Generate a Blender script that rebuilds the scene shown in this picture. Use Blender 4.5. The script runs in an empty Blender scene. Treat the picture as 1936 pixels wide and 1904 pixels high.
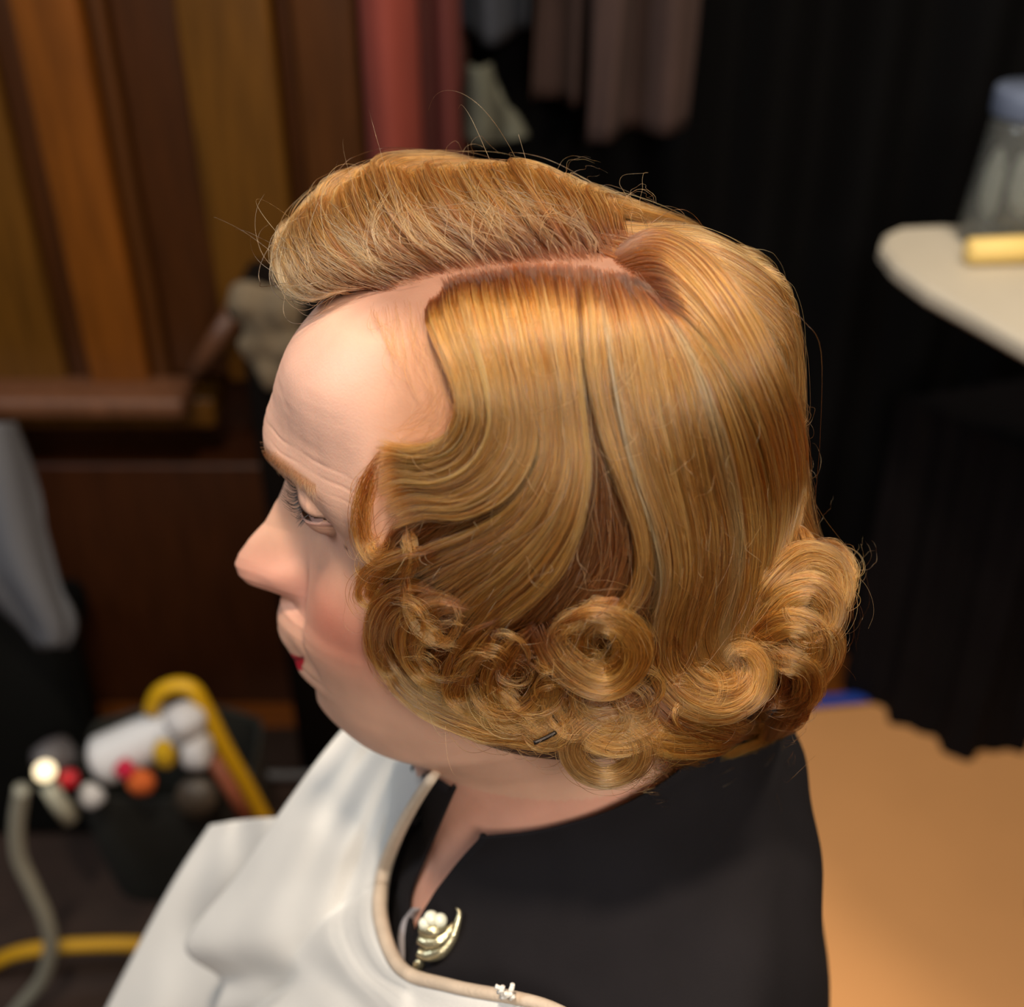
import bpy, math, random
import numpy as np
from mathutils import Vector, Matrix
from mathutils.bvhtree import BVHTree

rng = np.random.default_rng(7)
random.seed(7)
col = bpy.context.scene.collection
sc = bpy.context.scene

# ------------------------------------------------------------------ camera
PITCH = math.radians(33); FP = 2200.0
CAM = np.array([0, 0, 1.5])
RT = np.array([1, 0, 0.]); UP = np.array([0, math.sin(PITCH), math.cos(PITCH)])
FW = np.array([0, math.cos(PITCH), -math.sin(PITCH)])
def ray(x, y):
    x = np.asarray(x, float)[..., None]; y = np.asarray(y, float)[..., None]
    return FW + RT*(x-968)/FP - UP*(y-952)/FP
def P(x, y, d): return CAM + ray(x, y)*np.asarray(d, float)[..., None]
def aty(x, y, Y):
    r = ray(x, y); return CAM + r*(Y/r[1])
def atz(x, y, z=0.0):
    r = ray(x, y); return CAM + r*((z-CAM[2])/r[2])
def proj(w):
    q = np.asarray(w) - CAM; d = q@FW
    return 968+FP*(q@RT)/d, 952-FP*(q@UP)/d, d

cd = bpy.data.cameras.new('camera'); cam = bpy.data.objects.new('camera', cd); col.objects.link(cam)
cam.location = CAM; cam.rotation_euler = (math.radians(90)-PITCH, 0, 0)
cd.sensor_width = 36; cd.lens = 36*FP/1936; cd.clip_start = .02
cd.dof.use_dof = True; cd.dof.focus_distance = .424; cd.dof.aperture_fstop = 5.6
sc.camera = cam

# ------------------------------------------------------------------ head frame (mm)
a_, p_ = math.radians(8), math.radians(8)
HF = np.array([-math.cos(p_)*math.cos(a_), math.cos(p_)*math.sin(a_), -math.sin(p_)])
HL = np.array([-math.sin(a_), -math.cos(a_), 0]); HU = np.cross(HF, HL)
HO = P(1000, 950, .48)
M3 = np.stack([HF, HL, HU])
def w2h(w): return ((np.asarray(w)-HO)@M3.T)*1000
def h2w(h): return (np.asarray(h)/1000)@M3 + HO
CAMH = w2h(CAM)
def on_plane(x, y, L):
    r = (ray(x, y)@M3.T)*1000
    t = (L-CAMH[1])/r[..., 1]
    return CAMH + r*t[..., None]

# ------------------------------------------------------------------ materials
def srgb(r, g, b):
    f = lambda c: (c/255/12.92) if c/255 <= .04045 else ((c/255+.055)/1.055)**2.4
    return (f(r), f(g), f(b), 1)
def mat(name, color, rough=.6, noise=0, nscale=20, metal=0, bump=0, bscale=200, attr=None, sss=0, sheen=0, spec=.5, stretch=None, trans=0):
    m = bpy.data.materials.new(name); m.use_nodes = True
    nt = m.node_tree; b = nt.nodes['Principled BSDF']
    b.inputs['Roughness'].default_value = rough; b.inputs['Metallic'].default_value = metal
    b.inputs['Specular IOR Level'].default_value = spec
    if sheen: b.inputs['Sheen Weight'].default_value = sheen
    if trans: b.inputs['Transmission Weight'].default_value = trans
    b.inputs['Base Color'].default_value = color
    src = None
    tc = nt.nodes.new('ShaderNodeTexCoord')
    vec = tc.outputs['Object']
    if stretch:
        mp = nt.nodes.new('ShaderNodeMapping'); mp.inputs['Scale'].default_value = stretch
        nt.links.new(vec, mp.inputs['Vector']); vec = mp.outputs['Vector']
    if attr:
        at = nt.nodes.new('ShaderNodeAttribute'); at.attribute_name = attr; src = at.outputs['Color']
    if noise:
        n = nt.nodes.new('ShaderNodeTexNoise'); n.inputs['Scale'].default_value = nscale; n.inputs['Detail'].default_value = 6
        nt.links.new(vec, n.inputs['Vector'])
        hs = nt.nodes.new('ShaderNodeHueSaturation')
        if src: nt.links.new(src, hs.inputs['Color'])
        else: hs.inputs['Color'].default_value = color
        mr = nt.nodes.new('ShaderNodeMapRange'); mr.inputs[1].default_value = .3; mr.inputs[2].default_value = .7
        mr.inputs[3].default_value = 1-noise; mr.inputs[4].default_value = 1+noise
        nt.links.new(n.outputs['Fac'], mr.inputs[0]); nt.links.new(mr.outputs[0], hs.inputs['Value'])
        src = hs.outputs['Color']
    if src: nt.links.new(src, b.inputs['Base Color'])
    if sss:
        b.inputs['Subsurface Weight'].default_value = sss
        b.inputs['Subsurface Radius'].default_value = (1, .35, .2); b.inputs['Subsurface Scale'].default_value = .004
    if bump:
        n2 = nt.nodes.new('ShaderNodeTexNoise'); n2.inputs['Scale'].default_value = bscale; n2.inputs['Detail'].default_value = 4
        nt.links.new(vec, n2.inputs['Vector'])
        bp = nt.nodes.new('ShaderNodeBump'); bp.inputs['Strength'].default_value = bump; bp.inputs['Distance'].default_value = .001
        nt.links.new(n2.outputs['Fac'], bp.inputs['Height']); nt.links.new(bp.outputs['Normal'], b.inputs['Normal'])
    return m

def tag(o, label=None, cat=None, group=None, kind=None):
    if label: o['label'] = label
    if cat: o['category'] = cat
    if group: o['group'] = group
    if kind: o['kind'] = kind
    return o
def mesh(name, verts, faces, m, parent=None, smooth=True, colors=None):
    me = bpy.data.meshes.new(name)
    me.from_pydata([tuple(map(float, v)) for v in verts], [], [tuple(int(i) for i in f) for f in faces]); me.update()
    if smooth: me.polygons.foreach_set('use_smooth', [True]*len(me.polygons))
    if m: me.materials.append(m)
    if colors is not None:
        ca = me.color_attributes.new('Col', 'FLOAT_COLOR', 'POINT')
        ca.data.foreach_set('color', np.asarray(colors, np.float32).ravel())
    o = bpy.data.objects.new(name, me); col.objects.link(o)
    if parent: o.parent = parent
    return o
def grid_faces(nr, nc, wrap=False):
    f = []
    for i in range(nr-1):
        for j in range(nc if wrap else nc-1):
            k = (j+1) % nc
            f.append((i*nc+j, i*nc+k, (i+1)*nc+k, (i+1)*nc+j))
    return f
def empty(name, loc=(0, 0, 0)):
    o = bpy.data.objects.new(name, None); col.objects.link(o); o.location = loc; return o
def reparent(o, par):
    "parent keeping the world place (parents only carry a translation)"
    o.parent = par
    o.location = Vector(o.location) - Vector(par.location)
    return o
class MB:
    def __init__(s): s.v = []; s.f = []
    def add(s, v, f):
        n = len(s.v); s.v += [tuple(map(float, x)) for x in v]; s.f += [tuple(int(i)+n for i in q) for q in f]; return s
    def box(s, c, size, rot=None, bev=0):
        sx, sy, sz = [q/2 for q in size]
        b = min(bev, sx*.9, sy*.9, sz*.9)
        pts = []
        if b <= 0:
            for x in (-sx, sx):
                for y in (-sy, sy):
                    for z in (-sz, sz): pts.append((x, y, z))
            f = [(0,1,3,2),(4,6,7,5),(0,4,5,1),(2,3,7,6),(0,2,6,4),(1,5,7,3)]
        else:
            # rounded box from a subdivided cube
            n = 9; idx = {}; f = []
            def vid(p):
                k = tuple(round(q, 6) for q in p)
                if k not in idx: idx[k] = len(pts); pts.append(p)
                return idx[k]
            lin = [-1, -1+b*.0, ] 
            def ax(h):
                t = np.sin(np.linspace(-math.pi/2, 0, 4))  # -1..0
                lo = [-h + b*(1+q) for q in t]; return lo + [-q for q in lo[::-1]]
            X, Y, Z = ax(sx), ax(sy), ax(sz); m = len(X)
            def rnd(p):
                q = [max(-h+b, min(h-b, c)) for c, h in zip(p, (sx, sy, sz))]
                d = [a-c for a, c in zip(p, q)]; L = math.sqrt(sum(k*k for k in d))
                if L < 1e-9: return p
                return tuple(c + k/L*b for c, k in zip(q, d))
            A = (X, Y, Z)
            for axis in range(3):
                u, v = [k for k in range(3) if k != axis]
                for side in (0, m-1):
                    for i in range(m-1):
                        for j in range(m-1):
                            q = []
                            for (ii, jj) in ((i, j), (i+1, j), (i+1, j+1), (i, j+1)):
                                p = [0, 0, 0]; p[axis] = A[axis][side]; p[u] = A[u][ii]; p[v] = A[v][jj]
                                q.append(vid(rnd(tuple(p))))
                            if (side == 0) ^ (axis == 1): q = q[::-1]
                            f.append(tuple(q))
        R = Matrix.Rotation(0, 3, 'Z') if rot is None else rot
        pts = [tuple(R @ Vector(p) + Vector(c)) for p in pts]
        return s.add(pts, f)
    def tube(s, path, rad, n=12, cap=True):
        path = np.asarray(path, float); k = len(path)
        rad = np.broadcast_to(np.asarray(rad, float), (k,))
        T = np.gradient(path, axis=0); T /= np.linalg.norm(T, axis=1)[:, None]+1e-12
        nrm = np.cross(T[0], [0.3, .2, 1]); nrm /= np.linalg.norm(nrm)
        v = []
        for i in range(k):
            nrm = nrm - T[i]*(nrm@T[i]); nrm /= np.linalg.norm(nrm); b = np.cross(T[i], nrm)
            for j in range(n):
                a = 2*math.pi*j/n; v.append(path[i]+rad[i]*(math.cos(a)*nrm+math.sin(a)*b))
        f = grid_faces(k, n, True)
        if cap:
            v.append(path[0]); v.append(path[-1]); c0, c1 = len(v)-2, len(v)-1
            for j in range(n):
                f.append((c0, (j+1) % n, j)); f.append((c1, (k-1)*n+j, (k-1)*n+(j+1) % n))
        return s.add(v, f)
    def lathe(s, prof, c=(0, 0, 0), n=32, axis=(0, 0, 1)):
        q = Vector((0, 0, 1)).rotation_difference(Vector(axis)).to_matrix()
        v = []
        for r, z in prof:
            for j in range(n):
                a = 2*math.pi*j/n; v.append(tuple(q @ Vector((r*math.cos(a), r*math.sin(a), z)) + Vector(c)))
        return s.add(v, grid_faces(len(prof), n, True))
    def blob(s, c, r, rot=None, nz=0, seed=0, n=24):
        prof = []; v = []
        g = np.random.default_rng(seed); ph = g.uniform(0, 6.28, 6); fr = g.uniform(1.5, 4, 6)
        for i in range(n//2+1):
            t = math.pi*i/(n//2)
            for j in range(n):
                a = 2*math.pi*j/n
                d = np.array([math.sin(t)*math.cos(a), math.sin(t)*math.sin(a), math.cos(t)])
                k = 1+nz*(math.sin(fr[0]*d[0]*2+ph[0])+math.sin(fr[1]*d[1]*2+ph[1])+math.sin(fr[2]*d[2]*2+ph[2]))/2
                p = d*np.array(r)*k
                if rot is not None: p = np.array(rot @ Vector(p))
                v.append(p+np.array(c))
        return s.add(v, grid_faces(n//2+1, n, True))
    def build(s, name, m, parent=None, smooth=True): return mesh(name, s.v, s.f, m, parent, smooth)

def catmull(pts, n, closed=False):
    pts = np.asarray(pts, float)
    d = np.linalg.norm(np.diff(pts[:, :min(3, pts.shape[1])], axis=0), axis=1)**.5
    t = np.concatenate([[0], np.cumsum(d)]); t /= t[-1]
    out = cubic(t, pts, np.linspace(0, 1, n*3))
    seg = np.linalg.norm(np.diff(out[:, :2], axis=0), axis=1) if out.shape[1] > 2 else np.linalg.norm(np.diff(out, axis=0), axis=1)
    s = np.concatenate([[0], np.cumsum(seg)]); s /= s[-1]
    u = np.linspace(0, 1, n)
    return np.stack([np.interp(u, s, out[:, k]) for k in range(out.shape[1])], 1)
def cubic(t, pts, x):
    "Catmull-Rom (finite difference) interpolation of rows pts at knots t"
    t = np.asarray(t, float); pts = np.asarray(pts, float)
    if pts.ndim == 1: pts = pts[:, None]; sq = True
    else: sq = False
    m = np.gradient(pts, t, axis=0) if len(t) > 2 else np.repeat((pts[1:]-pts[:1])/(t[1]-t[0]), 2, 0)
    i = np.clip(np.searchsorted(t, x, side='right')-1, 0, len(t)-2)
    h = (t[i+1]-t[i])[:, None]; u = ((x-t[i])[:, None])/h; u = np.clip(u, 0, 1)
    r = (2*u**3-3*u**2+1)*pts[i] + (u**3-2*u**2+u)*h*m[i] + (-2*u**3+3*u**2)*pts[i+1] + (u**3-u**2)*h*m[i+1]
    return r[:, 0] if sq else r
# ------------------------------------------------------------------ body (one continuous skin mesh)
# rows: front F,U | back F,U | centre F | half width | exponent   (mm, head frame)
ROWS = np.array([
 (-5, 113.5, -9, 113.5, -7, 2, 2.0),
 (24, 111, -36, 111, -7, 28, 2.0),
 (48, 104, -60, 104, -6, 47, 2.05),
 (66, 95, -74, 95, -5, 58, 2.1),
 (81, 83, -83, 83, -4, 66, 2.15),
 (91, 69, -88, 70, -3, 70, 2.2),
 (99, 53, -91, 54, -2, 73, 2.2),
 (103.5, 40, -92, 40, -1, 74.5, 2.2),
 (104.5, 30, -92, 28, 0, 74, 2.2),
 (100, 18, -90, 16, 0, 72.5, 2.2),
 (98, 5, -86, 4, 0, 71, 2.2),
 (99, -10, -80, -8, 0, 70, 2.15),
 (101, -24, -74, -20, 2, 68, 2.1),
 (105, -36, -68, -30, 3, 66, 2.05),
 (110, -46, -66, -36, 4, 64.5, 2.0),
 (112, -57, -65, -41, 5, 63.5, 1.95),
 (110.5, -70, -64, -47, 5, 62, 1.95),
 (109, -84, -63, -53, 5, 61, 1.95),
 (108, -95, -62, -58, 5, 60, 1.95),
 (105, -105, -61, -63, 4, 59, 1.95),
 (99, -112.5, -61, -67, 3, 58, 2.0),
 (88, -117.5, -60, -72, 0, 56.5, 2.0),
 (77, -122, -60, -79, -2, 55, 2.0),
 (71, -132, -60, -88, -3, 53, 2.0),
 (69, -150, -60, -103, -3, 53, 2.0),
 (69, -172, -66, -118, -4, 60, 2.0),
 (71, -190, -80, -130, -8, 84, 2.0),
 (82, -207, -94, -146, -10, 120, 2.0),
 (93, -232, -104, -172, -10, 165, 2.1),
 (103, -275, -110, -225, -8, 185, 2.2),
 (104, -335, -112, -300, -6, 190, 2.3),
 (104, -420, -112, -400, -6, 188, 2.3),
 (104, -700, -112, -690, -6, 190, 2.3)], float)
SIL = np.array([(60,99),(36,105),(28,106.5),(18,102),(8,108),(-4,117),(-13,127),(-20,133.5),(-25,136.5),(-30,136.5),(-34,134),(-37,128),(-39,121.5),(-42,118.5),(-46,120),(-51,122),(-58,124),(-62,124),(-67,122.5),(-71,121.5),(-74,118),(-77,120.5),(-81,120.5),(-85,116),(-90,113.5),(-95,114.5),(-100,115),(-105,113.5),(-110,108),(-114,102),(-118,90),(-122,77)], float)[::-1]
NW = np.array([(60,18),(36,18),(28,13),(18,8.5),(8,8.5),(-4,9.5),(-13,11),(-22,13),(-30,14),(-37,13),(-40,13),(-44,20),(-50,24),(-75,25),(-85,22),(-95,22),(-110,24),(-122,30)], float)[::-1]
rk = np.arange(len(ROWS))
def rowpos(s, th):
    "s (k,) row parameter, th (m,) angle -> (k,m,3) head frame"
    R = cubic(rk, ROWS, s); Ff, Uf, Fb, Ub, Fc, W, n = [R[:, i][:, None] for i in range(7)]
    c, q = np.cos(th)[None], np.sin(th)[None]
    x = np.sign(c)*np.abs(c)**(2/n); y = np.sign(q)*np.abs(q)**(2/n)
    F = np.where(x > 0, Fc+(Ff-Fc)*x, Fc+(Fc-Fb)*x)
    U = Ub + (Uf-Ub)*(F-Fb)/(Ff-Fb)
    return np.stack([F, W*y, U], -1)
def g2(x, y, cx, cy, sx, sy): return np.exp(-.5*(((x-cx)/sx)**2+((y-cy)/sy)**2))
EYE = np.array([70.5, 32.5, 24.8]); ER = 12.3
def lidline(L):
    t = (L-32)/14.8; k = np.clip(1-t*t, 0, None)
    base = 29.5-(L-18)*.2
    return base+5.0*k**.7, base-4.2*k**.9, (np.abs(t) < 1)
def face(p):
    F, L, U = p[..., 0].copy(), p[..., 1].copy(), p[..., 2].copy(); A = np.abs(L)
    fr = 1/(1+np.exp(-(F-45)/6))
    sil = np.interp(U, SIL[:, 0], SIL[:, 1]); nw = np.interp(U, NW[:, 0], NW[:, 1])
    base0 = np.interp(U, ROWS[6:24, 1][::-1], ROWS[6:24, 0][::-1])
    rid = np.clip(sil-base0, -3, None)*np.exp(-.5*(A/(.66*nw))**2.4)*fr
    rid *= np.clip((62-U)/15, 0, 1)
    d = rid
    d = d + fr*(-6*g2(A, U, 31, 22, 12.5, 9) - 4*g2(A, U, 15, 16, 6, 9))
    d = d + fr*(2.4*g2(A, U, 27, 41, 17, 5))
    d = d + fr*(7.5*g2(A, U, 14.5, -25, 3.6, 5.5) - 3.0*g2(A, U, 21, -24, 2.2, 6) - 5*g2(A, U, 7, -38.5, 3, 2))
    d = d + fr*(4.5*g2(A, U, 46, -14, 17, 15) + 1.0*g2(A, U, 36, -44, 10, 16))
    # crease from the nose wing to the mouth corner
    t = np.clip((-24-U)/38, 0, 1); lc = 20+8*t
    d = d - fr*1.8*np.exp(-.5*((A-lc)/2.0)**2)*np.exp(-.5*((U+48)/14)**2)
    d = d - fr*1.6*g2(A, U, 23, -62, 4, 4)
    # fine brow lines
    w = np.exp(-.5*((U-60)/16)**2)*fr
    ph = U*1.25+1.3*np.sin(L*.09)+.5*np.sin(L*.31+U*.1)
    d = d - w*.42*np.clip(np.sin(ph), -.2, 1)**2*(.6+.4*np.sin(L*.21+U*.3))
    d = d - fr*np.interp(A, [0, 5, 12, 20, 32, 42, 50, 60, 72, 80], [0, .5, 2.6, 6, 11, 13, 13.5, 11, 4, 0])*np.exp(-.5*((U-25)/38)**4)
    F2 = F+d
    # eye ball bulge and lid opening (both sides)
    r2 = (A-EYE[1])**2+(U-EYE[2])**2
    Fb = np.where(r2 < 13.3**2, EYE[0]+np.sqrt(np.clip(13.2**2-r2, 0, None)), -50)
    m = (F > 30)
    k = 4.0; h = np.clip(.5+.5*(F2-Fb)/k, 0, 1); F3 = Fb*(1-h)+F2*h+k*h*(1-h)
    F3 = np.where(m & (Fb > 0), F3, F2)
    up, lo, ins = lidline(A)
    ed = np.minimum(up-U, U-lo)
    op = np.clip(ed/.5, 0, 1)*ins*m
    F3 = F3 - op*4.8
    F3 = F3 - m*.6*np.exp(-.5*((U-up-3.2)/.7)**2)*np.exp(-.5*((A-29)/9)**2)     # lid crease
    F3 = F3 + m*.6*np.exp(-.5*((U-up-.4)/.5)**2)*ins
    return np.stack([F3, L + np.sign(L)*fr*2.2*g2(A, U, 55, -12, 14, 16), U], -1)
def skincolor(p):
    F, L, U = p[..., 0], p[..., 1], p[..., 2]; A = np.abs(L)
    c = np.broadcast_to(np.array(srgb(214, 166, 140)[:3]), p.shape).copy()
    def mix(c, rgb, w): w = np.clip(w, 0, 1)[..., None]; return c*(1-w)+np.array(srgb(*rgb)[:3])*w
    fr = 1/(1+np.exp(-(F-36)/5))
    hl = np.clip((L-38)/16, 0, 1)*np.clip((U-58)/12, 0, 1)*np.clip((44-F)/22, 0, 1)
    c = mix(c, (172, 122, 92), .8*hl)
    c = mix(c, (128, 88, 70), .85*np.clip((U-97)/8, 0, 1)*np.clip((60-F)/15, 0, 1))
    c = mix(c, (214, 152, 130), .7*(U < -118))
    c = mix(c, (222, 176, 157), .7*np.exp(-.5*((U-70)/22)**2)*fr)
    c = mix(c, (206, 118, 96), .75*g2(A, U, 46, -27, 14, 17)*fr)
    c = mix(c, (214, 140, 124), .5*g2(A, U, 10, -28, 12, 12)*fr)
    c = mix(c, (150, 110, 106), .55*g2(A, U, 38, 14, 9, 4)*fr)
    c = mix(c, (176, 118, 108), .5*g2(A, U, 21, -30, 3, 7)*fr)
    up, lo, ins = lidline(A)
    c = mix(c, (40, 28, 28), np.exp(-.5*((U-up-.2)/.9)**2)*ins*fr)
    c = mix(c, (120, 78, 80), .6*np.exp(-.5*((U-lo+.5)/.8)**2)*ins*fr)
    c = mix(c, (176, 120, 80), .75*np.exp(-.5*((U-(34+8*np.sin(np.clip((A-8)/40, 0, 1)*1.9)))/(3.4-1.6*np.clip((A-20)/30,0,1)))**4)*(A > 6)*(A < 50)*fr)
    # lips
    lc = -76.5+(A/22)**2*13; hh = 7.0*np.clip(1-(A/22.5)**2, 0, 1)**.6
    c = mix(c, (190, 30, 50), np.clip((hh-np.abs(U-lc))/.6, 0, 1)*fr*(A < 22.5))
    c = mix(c, (120, 16, 30), np.exp(-.5*((U+74.2-(A/22)**2*12)/.7)**2)*fr*(A < 23))
    c = mix(c, (96, 60, 50), np.exp(-((A-50)**2+(U-14.5)**2)/.9)*fr*(L > 0))
    return np.concatenate([c, np.ones(c.shape[:-1]+(1,))], -1)
u = np.linspace(-1, 1, 521)
TH = math.pi*(.42*u+.58*u**3)
SR = np.concatenate([np.linspace(0, 6, 50)[:-1], np.linspace(6, 22, 400)[:-1], np.linspace(22, 31, 120)])
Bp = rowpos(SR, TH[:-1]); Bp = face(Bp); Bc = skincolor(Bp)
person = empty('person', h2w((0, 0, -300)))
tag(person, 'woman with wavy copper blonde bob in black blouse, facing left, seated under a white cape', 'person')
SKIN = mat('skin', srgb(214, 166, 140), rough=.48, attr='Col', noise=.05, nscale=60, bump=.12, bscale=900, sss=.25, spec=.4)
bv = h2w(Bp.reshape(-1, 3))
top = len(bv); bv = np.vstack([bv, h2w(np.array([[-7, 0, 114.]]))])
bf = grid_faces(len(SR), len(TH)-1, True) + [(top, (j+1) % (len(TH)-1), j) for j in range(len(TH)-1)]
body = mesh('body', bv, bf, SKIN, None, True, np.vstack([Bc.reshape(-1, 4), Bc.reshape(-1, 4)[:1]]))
reparent(body, person)
EYEM = mat('eye_white', srgb(205, 190, 184), rough=.15, attr='Col')
for sgn in (1, -1):
    # eyeball, looking forward and a little down
    nv = 40; g = np.linspace(0, math.pi, nv); h = np.linspace(0, 2*math.pi, 48, endpoint=False)
    G, H = np.meshgrid(g, h, indexing='ij')
    q = np.stack([np.cos(G), np.sin(G)*np.cos(H), np.sin(G)*np.sin(H)], -1)*ER
    q[..., 0] += np.where(G < .5, .6*(1-(G/.5)**2), 0)
    cc = np.ones(q.shape[:-1]+(4,)); cc[:] = srgb(150, 124, 120)
    cc[G < .58] = srgb(40, 28, 24); cc[G < .2] = (0.005, .005, .005, 1)
    tl = -.22; yw = .42; q = q@np.array([[math.cos(yw), math.sin(yw), 0], [-math.sin(yw), math.cos(yw), 0], [0, 0, 1]])@np.array([[math.cos(tl), 0, math.sin(tl)], [0, 1, 0], [-math.sin(tl), 0, math.cos(tl)]])
    e = mesh('eyeball', h2w((q+np.array([EYE[0]-.3, sgn*EYE[1], EYE[2]])).reshape(-1, 3)), grid_faces(nv, 48, True), EYEM, None, True, cc.reshape(-1, 4))
    reparent(e, person)
# ------------------------------------------------------------------ hair volume (head frame, mm)
bodyT = BVHTree.FromPolygons([tuple(v) for v in Bp.reshape(-1, 3)], grid_faces(len(SR), len(TH)-1, True))
R_C = on_plane(1490, 1150, 22)
ELL = [((-12, 0, 12), (92, 88, 104)), ((-18, 2, -50), (90, 88, 46)), ((26, -24, 101), (60, 44, 24)), (tuple(R_C), (24, 34, 34)), ((-60, 0, 58), (50, 64, 47))]
def sdf(p, ells=ELL, k=9.0):
    ds = None
    for c, r in ells:
        q = (p-np.array(c))/np.array(r); k0 = np.linalg.norm(q, axis=-1); k1 = np.linalg.norm(q/np.array(r), axis=-1)+1e-9
        d = k0*(k0-1)/k1
        if ds is None: ds = d
        else:
            h = np.clip(.5+.5*(ds-d)/k, 0, 1); ds = ds*(1-h)+d*h-k*h*(1-h)
    return ds
def grad(p):
    e = 1.0; g = np.stack([sdf(p+np.eye(3)[i]*e)-sdf(p-np.eye(3)[i]*e) for i in range(3)], -1)
    return g/(np.linalg.norm(g, axis=-1, keepdims=True)+1e-9)
def project(p, h=0):
    for _ in range(4): p = p - grad(p)*(sdf(p)-h)[..., None]*.8
    return p
def trace(xy, h):
    "camera rays through picture points -> points h mm above the hair volume / skin"
    d = (ray(xy[:, 0], xy[:, 1])@M3.T); d = d/np.linalg.norm(d, axis=1)[:, None]
    t = np.full(len(xy), 240.0); best = np.full(len(xy), 1e9); tb = t.copy(); hit = np.zeros(len(xy), bool)
    for _ in range(90):
        s = sdf(CAMH+d*t[:, None])-h
        imp = (s < best) & ~hit; best = np.where(imp, s, best); tb = np.where(imp, t, tb)
        hit |= s < .15
        t = np.where(hit, t, t+np.maximum(np.abs(s)*.7, .4))
        if (t > 800).all(): break
    tt = np.where(hit, t, tb)
    for i in range(len(xy)):
        r = bodyT.ray_cast(Vector(CAMH), Vector(d[i]))
        if r[0] is not None and r[3] < 700:
            tt[i] = min(tt[i], r[3]-3-h[i]) if hit[i] or r[3]-tt[i] < 60 else r[3]-3-h[i]
    return tt, d
def guide(ctrl, M=40, h=3.0, ext=None):
    "ctrl rows: px, py [, height mm]; ext: further head-frame points on the shell (hidden side)"
    c = np.array([list(r)+[h]*(3-len(r)) for r in ctrl], float)
    q = catmull(c, M)
    t, d = trace(q[:, :2], q[:, 2])
    for _ in range(3):
        tp = np.pad(t, 2, mode='edge'); t = (tp[:-4]+2*tp[1:-3]+3*tp[2:-2]+2*tp[3:-1]+tp[4:])/9
    p = CAMH+d*t[:, None]
    if ext is not None:
        e = [p[-1]] + [project(np.array(x, float), 2.0) for x in ext]
        pe = catmull(np.array([p[-4], *e]), 40)[4:]
        pe = project(pe, np.linspace(sdf(p[-1:])[0], 2, len(pe)))
        allp = np.vstack([p, pe[1:]])
        s = np.concatenate([[0], np.cumsum(np.linalg.norm(np.diff(allp, axis=0), axis=1))]); s /= s[-1]
        u = np.linspace(0, 1, M); p = np.stack([np.interp(u, s, allp[:, k]) for k in range(3)], 1)
    return p
def smoothnoise(u, seed, fr):
    g = np.random.default_rng(seed); o = 0
    for k in range(4): o = o+np.sin(u*fr*(1+.7*k)+g.uniform(0, 6.28))*g.uniform(.5, 1)/(1+.4*k)
    return o/2
CURV = {}
def interp_G(G, u, t):
    "G (g,M,3); u,t (n,P) -> (n,P,3), Catmull-Rom across guides, linear along"
    g, M, _ = G.shape
    x = np.clip(u, 0, 1)*(g-1); i = np.minimum(x.astype(int), g-2); f = (x-i)[..., None]
    y = np.clip(t, 0, 1)*(M-1); j = np.minimum(y.astype(int), M-2); q = (y-j)[..., None]
    def at(ii): ii = np.clip(ii, 0, g-1); return G[ii, j]*(1-q)+G[ii, j+1]*q
    p0, p1, p2, p3 = at(i-1), at(i), at(i+1), at(i+2)
    return .5*((2*p1)+(p2-p0)*f+(2*p0-5*p1+4*p2-p3)*f*f+(3*p1-p0-3*p2+p3)*f**3)
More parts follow.
